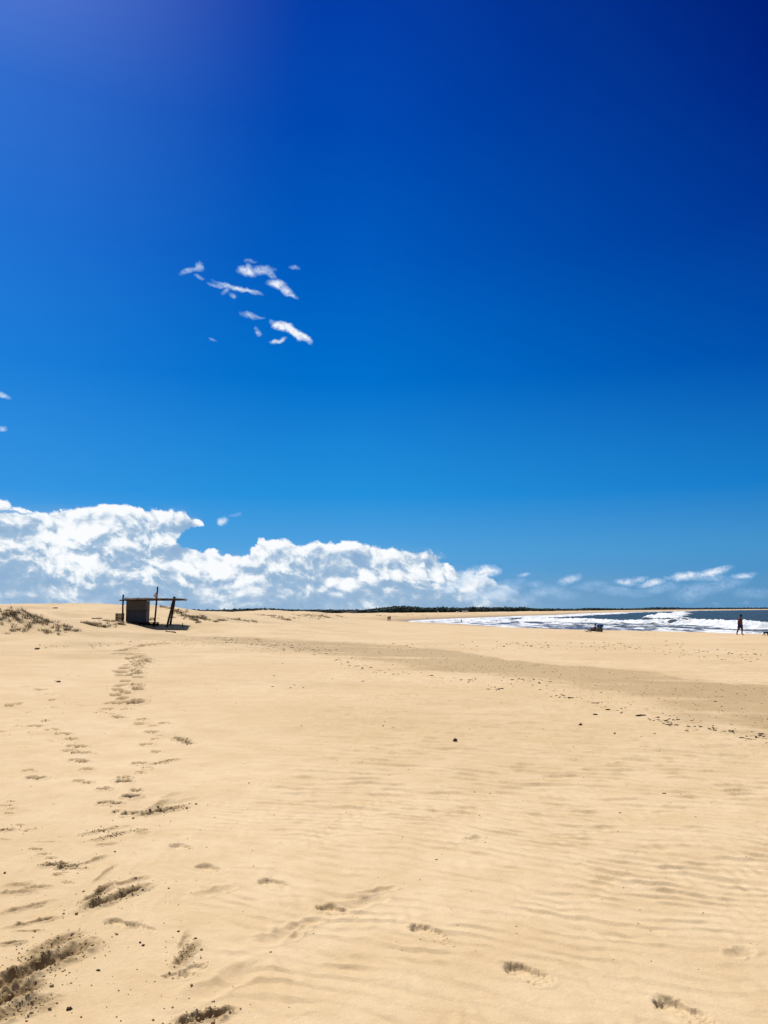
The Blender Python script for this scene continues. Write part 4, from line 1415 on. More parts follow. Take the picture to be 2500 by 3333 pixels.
# the lumps one can pick out, each a thing
LUMPS = [(1480, 2414, .055, 'dark pointed lump of seaweed alone on the rippled sand in the middle', 'seaweed'),
         (1247, 2365, .022, 'tiny dark lump on smooth sand up and left of the pointed seaweed lump', 'seaweed'),
         (1181, 2218, .045, 'flat dark lump at the right end of the row of bits below the pan', 'seaweed'),
         (945, 2240, .036, 'small dark lump, right one of the pair in the row at mid left', 'seaweed'),
         (958, 2230, .034, 'small dark lump just above the pair at mid left', 'seaweed'),
         (887, 2235, .040, 'dark flat lump at the left end of the row at mid left', 'seaweed'),
         (987, 2238, .030, 'round black lump right of the pair at mid left', 'seaweed'),
         (1081, 2209, .036, 'dark lump above the row, left of the flat lump', 'seaweed'),
         (892, 2200, .036, 'small dark flake on the sand above the left end of the row', 'seaweed'),
         (920, 2160, .040, 'black pebble on the pale sand just below the dark pan at left', 'pebble'),
         (1888, 2361, .050, 'dark pointed flake among the ripples below the wrack line', 'seaweed'),
         (2000, 2388, .030, 'thin dark flake right of the pointed flake among the ripples', 'seaweed'),
         (2131, 2388, .025, 'small dark flake on ripples between flake and sand lump at right', 'seaweed'),
         (2162, 2582, .026, 'small black flake on the smoother sand low at right', 'seaweed'),
         (2018, 2648, .016, 'tiny dark shell fragment at the end of a pale ridge in the lower right', 'shell'),
         (1545, 2576, .014, 'tiny dark pebble on ripples right of centre', 'pebble'),
         (1595, 2582, .014, 'round dark pebble alone on the ripples beside another tiny one', 'pebble'),
         (1206, 2539, .012, 'tiny flat shell bit on the centre ripples', 'shell'),
         (1421, 2797, .012, 'tiny dark shell chip on the sand right of the soft footprint', 'shell'),
         (810, 2550, .016, 'small dark pebble on bare sand right of the trail', 'pebble'),
         (225, 3286, .022, 'round brown pebble on smooth sand at the lower left', 'pebble'),
         (320, 3159, .016, 'flat dark shell on smooth sand right of the deep furrow', 'shell'),
         (302, 3087, .012, 'small pebble above the flat shell at the lower left', 'pebble'),
         (456, 3070, .014, 'upper of two dark pebbles left of the broken crust print', 'pebble'),
         (466, 3079, .016, 'lower of two dark pebbles left of the broken crust print', 'pebble'),
         (637, 3059, .014, 'dark pebble just above the broken crust print', 'pebble'),
         (581, 3031, .014, 'brown sand pebble up and left of the broken crust print', 'pebble'),
         (549, 2892, .013, 'small dark oblong pebble right of the churned patch', 'pebble'),
         (374, 2773, .014, 'dark pebble above the churned patch on the left trail', 'pebble'),
         (15, 2843, .016, 'dark pointed pebble near the left edge of the frame', 'pebble'),
         (1180, 2178, .045, 'dark streak of seaweed at the upper end of the wrack line', 'seaweed'),
         (1405, 2199, .055, 'dark tangle of seaweed on the wrack line right of centre', 'seaweed'),
         (1634, 2243, .060, 'open dark tangle of seaweed under the wrack line', 'seaweed'),
         (1857, 2272, .055, 'curved dark seaweed strand on the wrack line', 'seaweed'),
         (1938, 2291, .060, 'long dark seaweed strand topping the wrack line', 'seaweed'),
         (1977, 2313, .055, 'oval black seaweed lump on the wrack line', 'seaweed'),
         (2086, 2331, .075, 'longest thin black seaweed strand on the wrack line', 'seaweed'),
         (1938, 2327, .050, 'dark seaweed curl lying just below the wrack line', 'seaweed'),
         (2328, 2284, .045, 'black flake on the dark pan at the right', 'seaweed'),
         (2238, 2122, .050, 'dark flake on pale sand in front of the sea at right', 'seaweed'),
         (2476, 2134, .050, 'dark flat flake on pale sand near the right edge', 'seaweed'),
         (2477, 2390, .050, 'dark lump at the right end of the wrack line', 'seaweed')]
for i, (px, py, s_, lab, cat_) in enumerate(LUMPS):
    q = ground_at(px, py)
    if not q:
        continue
    sub = 1
    bv = I1v.copy()
    st_ = {'seaweed': (1.7, .9, .55), 'pebble': (1.15, 1, .8), 'shell': (1.5, 1, .45)}[cat_]
    if 'strand' in lab or 'streak' in lab:
        st_ = (3.2, .6, .4)
    if 'pointed' in lab:
        st_ = (1.1, .8, 1.0)
        bv[:, 0] += bv[:, 2] * .5
    s_ = s_ * .44
    bv = bv * (1 + .20 * rng.normal(0, 1, (len(bv), 1)).clip(-1.5, 1.5)) * np.array(st_) * s_
    if 'pointed' in lab:
        bv[:, 2] = np.where(bv[:, 2] > s_ * .7, bv[:, 2] * 1.3, bv[:, 2])
    a = random.uniform(-.3, .3)
    x = bv[:, 0] * math.cos(a) - bv[:, 1] * math.sin(a)
    y = bv[:, 0] * math.sin(a) + bv[:, 1] * math.cos(a)
    o = mesh_np({'seaweed': 'seaweed_clump', 'pebble': 'pebble', 'shell': 'shell'}[cat_], np.stack([x, y, bv[:, 2]], 1), I1f, m_wrack, smooth=True)
    o.location = (q[0], q[1], mesh_z(q[0], q[1]) + s_ * .25)
    tag(o, lab, cat_, {'seaweed': 'seaweed washed up on the sand', 'pebble': 'pebbles on the sand', 'shell': 'shells on the sand'}[cat_])

# ------------------------------------------------------------------ people and dog
def skin(name, V, E, mat, parent, sub=2):
    """V: {name: (x, y, z, r)} or list; E: edges by key. first vertex is the root"""
    keys = list(V.keys())
    me = bpy.data.meshes.new(name)
    me.from_pydata([V[k][:3] for k in keys], [(keys.index(a), keys.index(b)) for a, b in E], [])
    me.update()
    o = bpy.data.objects.new(name, me)
    link(o, parent)
    md = o.modifiers.new('skin', 'SKIN')
    if not me.skin_vertices:
        me.attributes.new('skin', 'FLOAT', 'POINT') if False else None
    sv = me.skin_vertices[0].data if me.skin_vertices else None
    if sv is not None:
        for i, k in enumerate(keys):
            r_ = V[k][3]
            sv[i].radius = r_ if isinstance(r_, tuple) else (r_, r_)
        sv[0].use_root = True
    md.use_smooth_shade = True
    ss = o.modifiers.new('subsurf', 'SUBSURF')
    ss.levels = ss.render_levels = sub
    me.materials.append(mat)
    return o


def hand(V, E, key, base, d, side, s=1.0):
    """palm and five fingers continuing from wrist key; d direction, side = thumb direction"""
    b = Vector(base); d = Vector(d).normalized(); sd_ = Vector(side).normalized()
    nrm = d.cross(sd_)
    pk = key + '_palm'
    p = b + d * .05 * s
    V[pk] = (*p, (.030 * s, .022 * s))
    E.append((key, pk))
    for i, (off, ln) in enumerate(((.028, .070), (.010, .080), (-.010, .074), (-.028, .058))):
        k0, k1, k2 = f'{pk}f{i}a', f'{pk}f{i}b', f'{pk}f{i}c'
        q0 = p + sd_ * off * s + d * .035 * s
        q1 = q0 + d * ln * .5 * s + nrm * .010 * s
        q2 = q1 + (d * .7 + nrm * .7) * ln * .5 * s
        V[k0] = (*q0, .010 * s); V[k1] = (*q1, .009 * s); V[k2] = (*q2, .007 * s)
        E += [(pk, k0), (k0, k1), (k1, k2)]
    t0 = p + sd_ * .035 * s - d * .015 * s
    t1 = t0 + (sd_ * .6 + d * .8) * .035 * s
    V[pk + 't0'] = (*t0, .011 * s); V[pk + 't1'] = (*t1, .009 * s)
    E += [(pk, pk + 't0'), (pk + 't0', pk + 't1')]


def face(root, c, r_, fwd, mat):
    """nose, ears and eyes on a head at c; fwd unit vector in the body's frame"""
    f = Vector(fwd).normalized(); s_ = Vector((-f.y, f.x, 0)).normalized(); u_ = s_.cross(f) * -1
    if u_.z < 0: u_ = -u_
    c = Vector(c)
    return f, s_, u_, c


def person(name, loc, rz, label, J, arms, legs, skin_mat, cloth, fingers=True, hair=True, hat=None, group=None, stout=1.0):
    root = empty('person', loc, rz)
    tag(root, label, 'person', group)
    V, E = {}, []
    V['pelvis'] = (*J['pelvis'], (.13, .17)); V['belly'] = (*J['belly'], (.12, .165)); V['chest'] = (*J['chest'], (.125, .18))
    V['neckb'] = (*J['neckb'], .075); V['neck'] = (*J['neck'], .055)
    V['head0'] = (*J['head0'], .068); V['head1'] = (*J['head1'], .092); V['head2'] = (*J['head2'], .070)
    E += [('pelvis', 'belly'), ('belly', 'chest'), ('chest', 'neckb'), ('neckb', 'neck'), ('neck', 'head0'), ('head0', 'head1'), ('head1', 'head2')]
    h1_, h0_ = Vector(J['head1']), Vector(J['head0'])
    fw = Vector(J.get('face', (1, 0, 0))).normalized()
    V['nose'] = (*(h0_.lerp(h1_, .55) + fw * .105), .014)
    E.append(('head1', 'nose'))
    V['chin'] = (*(h0_ + fw * .055 - Vector((0, 0, .02))), .032)
    E.append(('head0', 'chin'))
    for i, a in enumerate(arms):
        pre = 'a%d' % i
        rr = (.062, .048, .042, .028)
        prev = 'chest' if True else None
        for k, p in enumerate(a[:4]):
            V[f'{pre}{k}'] = (*p, rr[k]); E.append((prev, f'{pre}{k}')); prev = f'{pre}{k}'
        if fingers:
            d = Vector(a[3]) - Vector(a[2])
            hand(V, E, prev, a[3], d, a[4] if len(a) > 4 else (1, 0, 0))
        else:
            d = (Vector(a[3]) - Vector(a[2])).normalized() * .12
            V[f'{pre}h'] = (*(Vector(a[3]) + d), .024); E.append((prev, f'{pre}h'))
    for i, l in enumerate(legs):
        pre = 'l%d' % i
        rr = (.095, .085, .058, .055, .038, .036, .026)
        prev = 'pelvis'
        for k, p in enumerate(l):
            V[f'{pre}{k}'] = (*p, rr[k]); E.append((prev, f'{pre}{k}')); prev = f'{pre}{k}'
    if stout != 1.0:
        for k in V:
            if k in ('pelvis', 'belly', 'chest') or k[:2] in ('a0', 'a1', 'l0', 'l1') and '_' not in k:
                r_ = V[k][3]
                V[k] = (*V[k][:3], tuple(q_ * stout for q_ in r_) if isinstance(r_, tuple) else r_ * stout)
    skin('body', V, E, skin_mat, root, 2)
    if hair:
        mb = MB()
        c = h1_ - fw * .018 + Vector((0, 0, .02))
        v = I2v * np.array([.108, .098, .105]) * (1 + .03 * rng.normal(0, 1, (len(I2v), 1)))
        keepf = [tuple(int(q_) for q_ in f) for f in I2f if all((v[j] @ np.array(fw)) < .05 or v[j][2] > .03 for j in f)]
        mesh_py('hair', v + np.array(c), keepf, m_hair, root, smooth=True)
    # eyes and ears
    sdv = Vector((-fw.y, fw.x, 0)).normalized()
    for s_ in (-1, 1):
        mesh_py('eye', I1v * .012 + np.array(h0_.lerp(h1_, .8) + fw * .084 + sdv * .034 * s_), [tuple(map(int, f)) for f in I1f], m_black, root, True)
        mesh_py('ear', I1v * np.array([.022, .012, .032]) + np.array(h0_.lerp(h1_, .7) + sdv * .092 * s_), [tuple(map(int, f)) for f in I1f], skin_mat, root, True)
    MB().box(tuple(h0_ + fw * .078 + Vector((0, 0, .012))), (.012, .045, .008), rz=math.atan2(fw.y, fw.x)).build('mouth', m_wrack, root)
    if hat:
        mb = MB()
        hc = Vector(J['head2']) + Vector((0, 0, .0))
        n_ = 20
        rings = [(.17, -.035), (.165, -.015), (.105, -.01), (.108, .05), (.09, .095), (.03, .11), (.0, .112)]
        rows_ = [[(hc.x + r_ * math.cos(2 * math.pi * k / n_) * (1.12 if i_ < 2 else 1), hc.y + r_ * math.sin(2 * math.pi * k / n_), hc.z + z_ - (.03 * math.cos(2 * math.pi * k / n_) if i_ < 2 else 0)) for k in range(n_ + 1)] for i_, (r_, z_) in enumerate(rings)]
        mb.sheet(rows_)
        mb.build('hat', hat, root, smooth=True)
    for (nm, mt, CV, CE) in cloth(V):
        skin(nm, CV, CE, mt, root, 2)
    return root


def grow(V, k, dr):
    v = V[k]
    r_ = v[3]
    r_ = tuple(q_ + dr for q_ in r_) if isinstance(r_, tuple) else r_ + dr
    return (v[0], v[1], v[2], r_)


def outfit(top=None, bottom=None, sleeves=True):
    def f(V):
        out = []
        if bottom:
            CV = {'pelvis': grow(V, 'pelvis', .022), 'waist': (*[(V['pelvis'][i] * .5 + V['belly'][i] * .5) for i in range(3)], (.145, .185))}
            CE = [('pelvis', 'waist')]
            for i in (0, 1):
                a, b = V[f'l{i}0'], V[f'l{i}1']
                CV[f't{i}'] = (a[0], a[1], a[2], a[3] + .03)
                kx = [a[j] + (b[j] - a[j]) * .95 for j in range(3)]
                CV[f'k{i}'] = (*kx, .118)
                CE += [('pelvis', f't{i}'), (f't{i}', f'k{i}')]
            out.append(('shorts', bottom, CV, CE))
        if top:
            CV = {'belly': grow(V, 'belly', .02), 'hip': (*[(V['pelvis'][i] * .45 + V['belly'][i] * .55) for i in range(3)], (.15, .19)), 'chest': grow(V, 'chest', .02), 'neckb': (*V['neckb'][:3], .085)}
            CE = [('belly', 'hip'), ('belly', 'chest'), ('chest', 'neckb')]
            if sleeves:
                for i in (0, 1):
                    CV[f's{i}'] = grow(V, f'a{i}0', .02)
                    a, b = V[f'a{i}0'], V[f'a{i}1']
                    CV[f'e{i}'] = (*[a[j] + (b[j] - a[j]) * .7 for j in range(3)], .068)
                    CE += [('chest', f's{i}'), (f's{i}', f'e{i}')]
            out.append(('shirt', top, CV, CE))
        return out
    return f


# walking man, facing right (+x), head bowed
def stand_on(px, py, dx=0.0):
    q = ground_at(px, py)
    return q


q = ground_at(2411, 2066.5)
sc_ = q[3] / 74.0
JW = dict(pelvis=(0, 0, .95), belly=(.03, 0, 1.12), chest=(.03, 0, 1.34), neckb=(.06, 0, 1.48), neck=(.09, 0, 1.54), head0=(.13, 0, 1.58), head1=(.135, 0, 1.67), head2=(.12, 0, 1.73), face=(.85, 0, -.5))
man = person('person', (q[0], q[1], q[2]), R(6),
             'walking man in dark red shirt, blue shorts and brimmed hat near the surf', JW,
             [[(-.02, -.20, 1.40), (-.06, -.25, 1.16), (-.03, -.26, 1.08), (.07, -.22, .93), (1, 0, 0)],
              [(.02, .20, 1.40), (.06, .25, 1.16), (.10, .25, 1.09), (.22, .20, .95), (1, 0, 0)]],
             [[(.02, -.10, .90), (.10, -.10, .56), (.11, -.10, .49), (.10, -.10, .40), (.07, -.10, .10), (.12, -.10, .045), (.25, -.10, .025)],
              [(-.02, .10, .90), (-.10, .10, .56), (-.13, .10, .49), (-.19, .10, .40), (-.31, .10, .13), (-.29, .10, .06), (-.19, .10, .025)]],
             m_skin, outfit(m_red, m_blue), hair=True, hat=m_black, stout=1.42)
sc_ *= 0.93
man.scale = (sc_, sc_, sc_)


def simple_person(px, py, label, facing, top, bottom, hgt=1.72, group=None, spread=.06, arms_up=False, skinm=None, fix=None):
    q = fix or ground_at(px, py)
    if q is None:
        return None
    J = dict(pelvis=(0, 0, .93), belly=(.01, 0, 1.10), chest=(.0, 0, 1.33), neckb=(0, 0, 1.47), neck=(.01, 0, 1.53), head0=(.03, 0, 1.57), head1=(.03, 0, 1.66), head2=(.02, 0, 1.72), face=(1, 0, 0))
    A = [[(-.0, s * .20, 1.40), (-.04, s * .27, 1.14), (-.02, s * .28, 1.07), (.08, s * .24, .90), (1, 0, 0)] for s in (-1, 1)]
    if arms_up:
        A = [[(-.0, s * .20, 1.40), (.02, s * .30, 1.16), (.05, s * .30, 1.10), (.20, s * .14, 1.20), (1, 0, 0)] for s in (-1, 1)]
    Lg = [[(0, s * .10, .88), (.02 + s * spread * .5, s * .11, .54), (.02 + s * spread * .6, s * .11, .48), (.0 + s * spread * .8, s * .11, .40), (-.03 + s * spread, s * .11, .09), (.0 + s * spread, s * .11, .045), (.13 + s * spread, s * .12, .025)] for s in (-1, 1)]
    p = person('person', q[:3], facing, label, J, A, Lg, skinm or m_skin, outfit(top, bottom), fingers=True, hair=True, hat=None, group=group)
    s_ = hgt / 1.79
    p.scale = (s_, s_, s_)
    return p


simple_person(1263.5, 2022.5, 'distant walker in brown on the left of the pair on the beach', R(-70), m_wrack, m_navy, 1.55, 'pair walking side by side up the beach', .14)
simple_person(1269.5, 2022.8, 'distant taller walker in dark clothes on the right of the pair on the beach', R(-80), m_navy, m_black, 1.74, 'pair walking side by side up the beach', -.14)
simple_person(1502, 2029.5, 'distant figure in dark shirt and navy shorts standing at the edge of the foam', R(80), m_black, m_navy, 1.72, None, .05, True)
simple_person(1390, 2015.8, 'tiny far figure standing at the water beyond the foam tip', R(90), m_black, m_wrack, 1.25, None, .05)

# dog at the right edge, walking right behind the man
q = ground_at(2494, 2071)
dg = empty('dog', q[:3], R(4))
tag(dg, 'small dark dog trotting at the very right edge near the foam', 'dog')
V = {'hip': (-.17, 0, .33, (.075, .07)), 'loin': (-.05, 0, .34, (.072, .062)), 'chest': (.12, 0, .32, (.095, .08)), 'withers': (.19, 0, .36, .07), 'neck': (.25, 0, .44, .05),
     'skull': (.31, 0, .50, .052), 'stop': (.36, 0, .485, .036), 'muzzle': (.42, 0, .47, .022), 'earl': (.29, .045, .55, .016), 'earl2': (.275, .05, .59, .006), 'earr': (.29, -.045, .55, .016), 'earr2': (.275, -.05, .59, .006),
     'tail0': (-.24, 0, .38, .022), 'tail1': (-.31, 0, .46, .016), 'tail2': (-.33, 0, .55, .007)}
E = [('hip', 'loin'), ('loin', 'chest'), ('chest', 'withers'), ('withers', 'neck'), ('neck', 'skull'), ('skull', 'stop'), ('stop', 'muzzle'), ('skull', 'earl'), ('earl', 'earl2'), ('skull', 'earr'), ('earr', 'earr2'), ('hip', 'tail0'), ('tail0', 'tail1'), ('tail1', 'tail2')]
for nm, s_, dx_ in (('l', 1, .05), ('r', -1, -.05)):
    V.update({nm + 'f0': (.14, s_ * .06, .25, .036), nm + 'f1': (.13 + dx_, s_ * .06, .14, .023), nm + 'f2': (.14 + dx_ * 1.6, s_ * .06, .03, .018), nm + 'f3': (.17 + dx_ * 1.6, s_ * .06, .015, .016),
              nm + 'h0': (-.17, s_ * .06, .25, .05), nm + 'h1': (-.14 - dx_, s_ * .06, .19, .032), nm + 'h2': (-.24 - dx_, s_ * .06, .11, .02), nm + 'h3': (-.22 - dx_ * 1.5, s_ * .06, .03, .016), nm + 'h4': (-.19 - dx_ * 1.5, s_ * .06, .015, .016)})
    E += [('chest', nm + 'f0'), (nm + 'f0', nm + 'f1'), (nm + 'f1', nm + 'f2'), (nm + 'f2', nm + 'f3'), ('hip', nm + 'h0'), (nm + 'h0', nm + 'h1'), (nm + 'h1', nm + 'h2'), (nm + 'h2', nm + 'h3'), (nm + 'h3', nm + 'h4')]
skin('body', V, E, m_hair, dg, 2)
MB().tube([(.225, -.062, .40), (.25, -.02, .385), (.25, .03, .385), (.225, .062, .40), (.20, .03, .445), (.20, -.03, .445), (.225, -.062, .40)], .008, 5).build('collar', m_red, dg, smooth=True)

# sunbather in a low chair with a blue canvas back, legs stretched to the left
q = ground_at(1944, 2057.3)
CX, CY, CZ = q[0], q[1], q[2]
s_px = q[3] / FPX
ch_ = empty('beach_chair', (CX, CY, CZ))
tag(ch_, 'low beach chair with blue canvas hood and khaki cloth above the surf', 'chair')
rows_ = []
for i in range(6):
    t = i / 5
    rows_.append([(.06 + .62 * j / 5 - .12 * t * (j / 5), -.30 + .5 * t, .50 + .33 * math.sin(math.pi * (.25 + .5 * j / 5)) * (1 - .12 * (2 * t - 1) ** 2) - .03) for j in range(6)])
prof_h = [(-.02, .66), (.04, .80), (.20, .86), (.50, .85), (.66, .80), (.62, .62), (.48, .46), (.24, .42), (.08, .52)]
mb = MB()
b_ = 0
for y_ in (-.26, .26):
    mb.v += [(x_, y_ + random.uniform(-.02, .02), z_) for x_, z_ in prof_h]
n_ = len(prof_h)
mb.f.append(tuple(range(n_)))
mb.f.append(tuple(range(n_, 2 * n_))[::-1])
mb.f += [(k, k + n_, (k + 1) % n_ + n_, (k + 1) % n_) for k in range(n_)]
mb.build('hood', m_chairblue, ch_)
prof_b = [(-.12, .05), (-.02, .40), (.06, .56), (.28, .50), (.50, .46), (.56, .22), (.52, .02)]
mb = MB()
for y_ in (-.24, .24):
    mb.v += [(x_, y_, z_) for x_, z_ in prof_b]
n_ = len(prof_b)
mb.f.append(tuple(range(n_)))
mb.f.append(tuple(range(n_, 2 * n_))[::-1])
mb.f += [(k, k + n_, (k + 1) % n_ + n_, (k + 1) % n_) for k in range(n_)]
mb.build('backrest_cloth', m_khaki, ch_)
for y_ in (-.27, .27):
    MB().tube([(-.45, y_, .10), (.10, y_, .10), (.58, y_, .14)], .014, 6).build('frame_rail', m_metal, ch_)
    MB().tube([(-.02, y_, .08), (.30, y_, .84)], .014, 6).build('frame_rail', m_metal, ch_)
for x_ in (-.42, .5):
    for y_ in (-.27, .27):
        MB().tube([(x_, y_, -.03), (x_, y_, .12)], .014, 6).build('leg', m_metal, ch_)
MB().box((-.18, 0, .11), (.50, .50, .02)).build('seat', m_khaki, ch_)

JS = dict(pelvis=(-.22, 0, .22), belly=(-.12, 0, .32), chest=(-.02 - .04, 0, .50), neckb=(-.06, 0, .64), neck=(-.07, 0, .70), head0=(-.08, 0, .74), head1=(-.08, 0, .83), head2=(-.07, 0, .88), face=(-1, 0, -.1))
JS = {k: ((v[0] - .12, v[1], v[2]) if k != 'face' else v) for k, v in JS.items()}
sb = person('sunbather', (CX, CY, CZ), 0, 'person lounging in the blue chair with bare legs stretched out', JS,
            [[(-.22, -.18, .52), (-.30, -.24, .36), (-.33, -.24, .34), (-.50, -.20, .40), (0, 1, 0)], [(-.22, .18, .52), (-.30, .24, .36), (-.33, .24, .34), (-.50, .20, .40), (0, 1, 0)]],
            [[(-.42, -.09, .20), (-.74, -.11, .24), (-.80, -.11, .23), (-.90, -.11, .19), (-1.16, -.11, .09), (-1.22, -.11, .08), (-1.25, -.11, .20)],
             [(-.42, .09, .20), (-.70, .10, .38), (-.76, .10, .40), (-.84, .10, .35), (-1.02, .10, .10), (-1.06, .10, .05), (-1.16, .10, .04)]],
            m_skin, outfit(m_black, m_wrack), hair=True)
rows_ = [[(-1.02 + .52 * j / 6, -.50 + .34 * i / 3, .05 + .03 * math.sin(i * 2 + j)) for j in range(7)] for i in range(4)]
tw = MB().sheet(rows_).sheet([[(p[0], p[1], p[2] - .035) for p in r] for r in rows_][::-1]).build('beach_towel', m_white, None, smooth=True)
tw.location = (CX, CY, CZ)
tag(tw, 'crumpled white towel on the sand in front of the sunbather', 'towel')
bg_v = I2v * np.array([.13, .10, .11])
bag = mesh_py('beach_bag', bg_v, [tuple(map(int, f)) for f in I2f], m_white, None, True)
bag.location = (CX - .62, CY + .42, CZ + .09 + .0)
bag['label'] = 'cream bag on the sand behind the sunbather legs'
bag['category'] = 'bag'
mb = MB().tube([(-.07, 0, .08), (-.04, 0, .17), (.04, 0, .17), (.07, 0, .08)], .012, 6)
mb.build('handle', m_khaki, bag, smooth=True)
sn = MB().box((-1.36, -.16, .12), (.06, .10, .27), ry=-.55, jit=.01).build('sandal', m_white, None)
sn.location = (CX, CY, CZ)
tag(sn, 'pale upright sandal at the feet of the sunbather', 'sandal')

# ------------------------------------------------------------------ far woods, trees and houses
TOPS = [(-400, 1990), (600, 1989.5), (690, 1987.5), (740, 1986), (780, 1985), (807, 1984.5), (840, 1982), (889, 1983.5), (918, 1985.5), (986, 1987), (1034, 1986.5), (1082, 1987), (1169, 1987.5), (1203, 1985), (1246, 1980), (1285, 1975.5), (1342, 1976),
        (1371, 1978.8), (1417, 1980.5), (1439, 1978), (1467, 1980.5), (1521, 1980.5), (1536, 1978.5), (1562, 1978.5), (1625, 1978.5), (1700, 1979), (1731, 1982.4), (1782, 1982.8), (1821, 1984.2), (1866, 1985.2), (1880, 1983), (1892, 1981.7), (1942, 1980.8),
        (1972, 1981.8), (2050, 1984.0), (2066, 1983.2), (2074, 1980.8), (2120, 1977.8), (2196, 1978.2), (2211, 1979.8), (2500, 1978.6), (3300, 1976)]
FD = [(-400, 900), (1000, 900), (1250, 950), (1500, 1000), (1700, 1150), (1806, 1350), (1900, 1750), (2023, 2400), (2240, 3300), (2500, 4600), (3300, 7000)]


def hor(px): return 1981 + (2500 - px) * ROLL


def spreadclumps(n_, lo_, hi_, zfar):
    items = []
    for _ in range(n_):
        px = random.uniform(lo_, hi_)
        D0 = float(np.interp(px, [p[0] for p in FD], [p[1] for p in FD]))
        dep = random.random() ** 1.3
        D = D0 * (1 + dep * .16)
        x = (px - 1250) / FPX * D
        top = 5 + (hor(px) - float(np.interp(px, [p[0] for p in TOPS], [p[1] for p in TOPS]))) * D / FPX
        gzz = 2.0
        top = max(top, gzz + 3.0)
        s_ = (1.7 + .9 * random.random()) * (D / 1000) ** .55
        ht = (top - gzz) * (1 - .18 * (1 - dep) * random.random()) - s_ * .5 + random.gauss(0, .35) * (D / 1000) ** .3
        # crown: a few clumps, a low skirt in front
        for k in range(3):
            f = random.uniform(.25, 1.0) if k else 1.0
            r_ = s_ * random.uniform(.55, 1.0) * (1.0 if k else .85)
            items.append((x + random.gauss(0, s_ * .5), D + random.gauss(0, s_ * .5), gzz + max(ht * f, r_ * .5), r_ * 1.25, r_ * 1.25, r_ * random.uniform(.8, 1.15)))
        if random.random() < .015:      # a pointed leader standing out of the canopy
            items.append((x, D, gzz + ht + s_ * .6, s_ * .35, s_ * .35, s_ * .9))
    return items


o = blobs('pine_wood', spreadclumps(5200, -500, 2066, 0), m_tree, 1, .24, smooth=False)
tag(o, 'dark evergreen wood running along behind the dunes', 'wood', kind='stuff')
o = blobs('headland_wood', spreadclumps(1800, 2066, 3300, 0), m_tree_haze, 1, .22, smooth=False)
tag(o, 'dark wood tinted haze-blue on the far headland across the bay', 'wood', kind='stuff')


def tree(px, D, base, top, w, label, pointed=False):
    x = (px - 1250) / FPX * D
    root = empty('pine_tree', (x, D, base))
    tag(root, label, 'tree', 'trees standing out above the dunes')
    h_ = top - base
    MB().tube([(0, 0, -.3), (.1, 0, h_ * .4), (.05, .1, h_ * .85)], [.22, .16, .06], 7, .1).build('trunk', m_bark, root, smooth=True)
    it = []
    for k in range(70):
        t = random.random()
        zc = h_ * (.35 + .6 * t)
        rad = w / 2 * (math.sin(math.pi * (.15 + .8 * t)) if not pointed else (1.05 - t))
        a = random.uniform(0, 6.28)
        rr = rad * math.sqrt(random.random())
        s_ = w * random.uniform(.06, .13)
        it.append((rr * math.cos(a), rr * math.sin(a), zc, s_ * 1.3, s_ * 1.3, s_ * .8))
    c_ = blobs('crown', it, m_tree, 1, .28, smooth=False)
    c_.parent = root
    return root


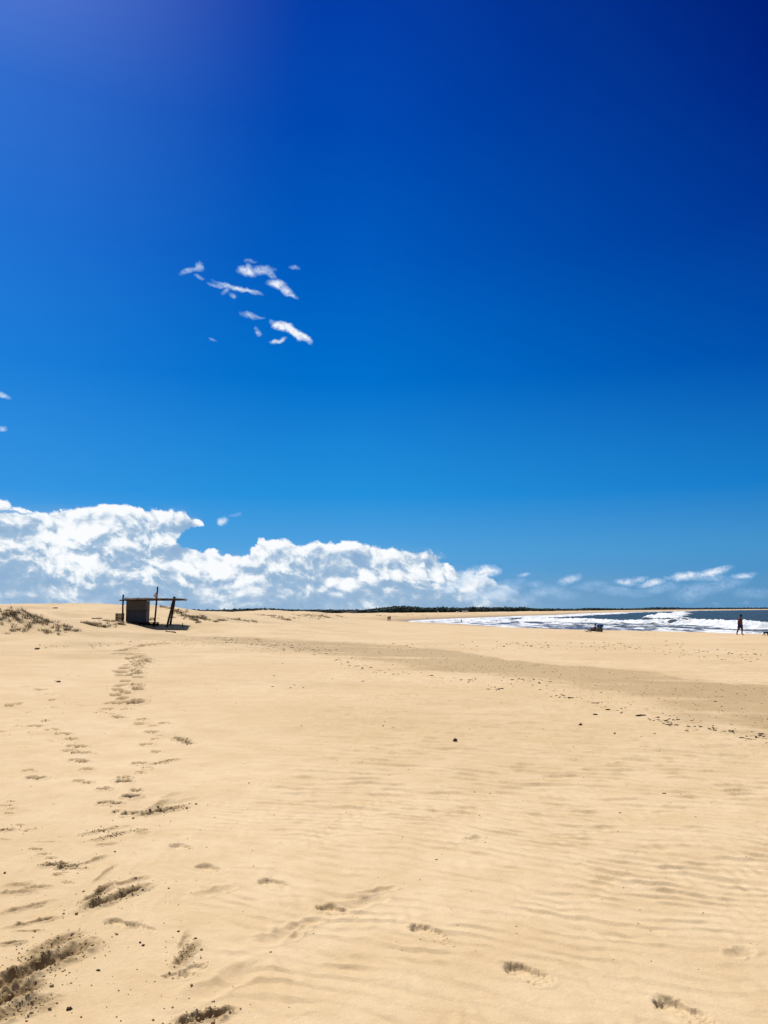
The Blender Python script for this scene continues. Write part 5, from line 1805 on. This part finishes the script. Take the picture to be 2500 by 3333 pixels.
tree(634, 620, 3.2, 5 + (hor(634) - 1983) * 620 / FPX, 4.6, 'small dark rounded tree standing alone behind the dune crest right of the hut')
tree(652, 640, 3.2, 5 + (hor(652) - 1987.5) * 640 / FPX, 1.6, 'tiny dark shrub-like tree just right of the lone rounded tree')
tree(806, 860, 2.8, 5 + (hor(806) - 1980.5) * 860 / FPX, 5.5, 'taller dark tree rising at the left end of the wood')
tree(835, 860, 2.8, 5 + (hor(835) - 1980) * 860 / FPX, 8.0, 'broad dark tree right of the taller one at the left end of the wood')
tree(1296, 930, 2.8, 5 + (hor(1296) - 1973) * 930 / FPX, 3.0, 'narrow pine poking up at the left of the wooded rise', True)
tree(1313, 930, 2.8, 5 + (hor(1313) - 1972.5) * 930 / FPX, 2.6, 'narrow pine poking up at the crest of the wooded rise', True)
tree(1330, 935, 2.8, 5 + (hor(1330) - 1973.5) * 935 / FPX, 2.6, 'narrow pine poking up at the right of the wooded rise', True)
tree(1536, 990, 2.8, 5 + (hor(1536) - 1976) * 990 / FPX, 7.0, 'broad dark tree bulging above the wood left of the surf')


def cabin(px, D, py_base, w, h_, roof_h, label, wall, roofm, dep=4.0, windows=2):
    x = (px - 1250) / FPX * D
    zb = min(5 - (py_base - hor(px)) * D / FPX, 4.2)
    zb = h1(x, D) if zb is None else zb
    root = empty('cabin', (x, D, zb))
    tag(root, label, 'cabin', 'pale cabins in front of the wood')
    MB().box((0, 0, h_ / 2 - .6), (w, dep, h_ + 1.2)).build('wall', wall, root)
    e = .25
    mb = MB()
    P = [(-w / 2 - e, h_ - .02), (0, h_ + roof_h), (w / 2 + e, h_ - .02)]
    for y_ in (-dep / 2 - e, dep / 2 + e):
        mb.v += [(a, y_, b) for a, b in P]
    mb.f += [(0, 1, 2), (5, 4, 3), (0, 3, 4, 1), (1, 4, 5, 2), (0, 2, 5, 3)]
    mb.build('roof', roofm, root)
    for k in range(windows):
        MB().box((w * ((k + .5) / windows - .5), -dep / 2 - .02, h_ * .55), (w * .16, .06, h_ * .35)).build('window', m_glass, root)
    return root


cabin(857, 560, 1993.5, 2.6, .9, 1.1, 'left of the two small white gabled cabins below the wood', m_house, m_house, 4, 1)
cabin(875, 560, 1993.2, 2.6, .9, 1.2, 'right of the two small white gabled cabins below the wood', m_house, m_house, 4, 1)
cabin(1145, 820, 1995.0, 9.0, 2.0, .9, 'wide dim grey cabin half hidden against the wood', m_houseg, m_roofd, 6, 3)
cabin(1423, 860, 1994, 1.8, .7, .4, 'tiny pale cabin at the foot of the wood above the foam tip', m_roof, m_roof, 4, 1)
cabin(1486, 900, 1992.8, 3.2, .7, .3, 'low white cabin among the trees left of the long one', m_house, m_house, 4, 1)
cabin(1504, 900, 1990.6, 1.4, .6, .3, 'smallest white cabin set beside the long one in the trees', m_house, m_house, 3, 1)
cabin(1514, 900, 1990.2, 4.2, .6, .3, 'long low white cabin among the trees', m_house, m_house, 4, 2)
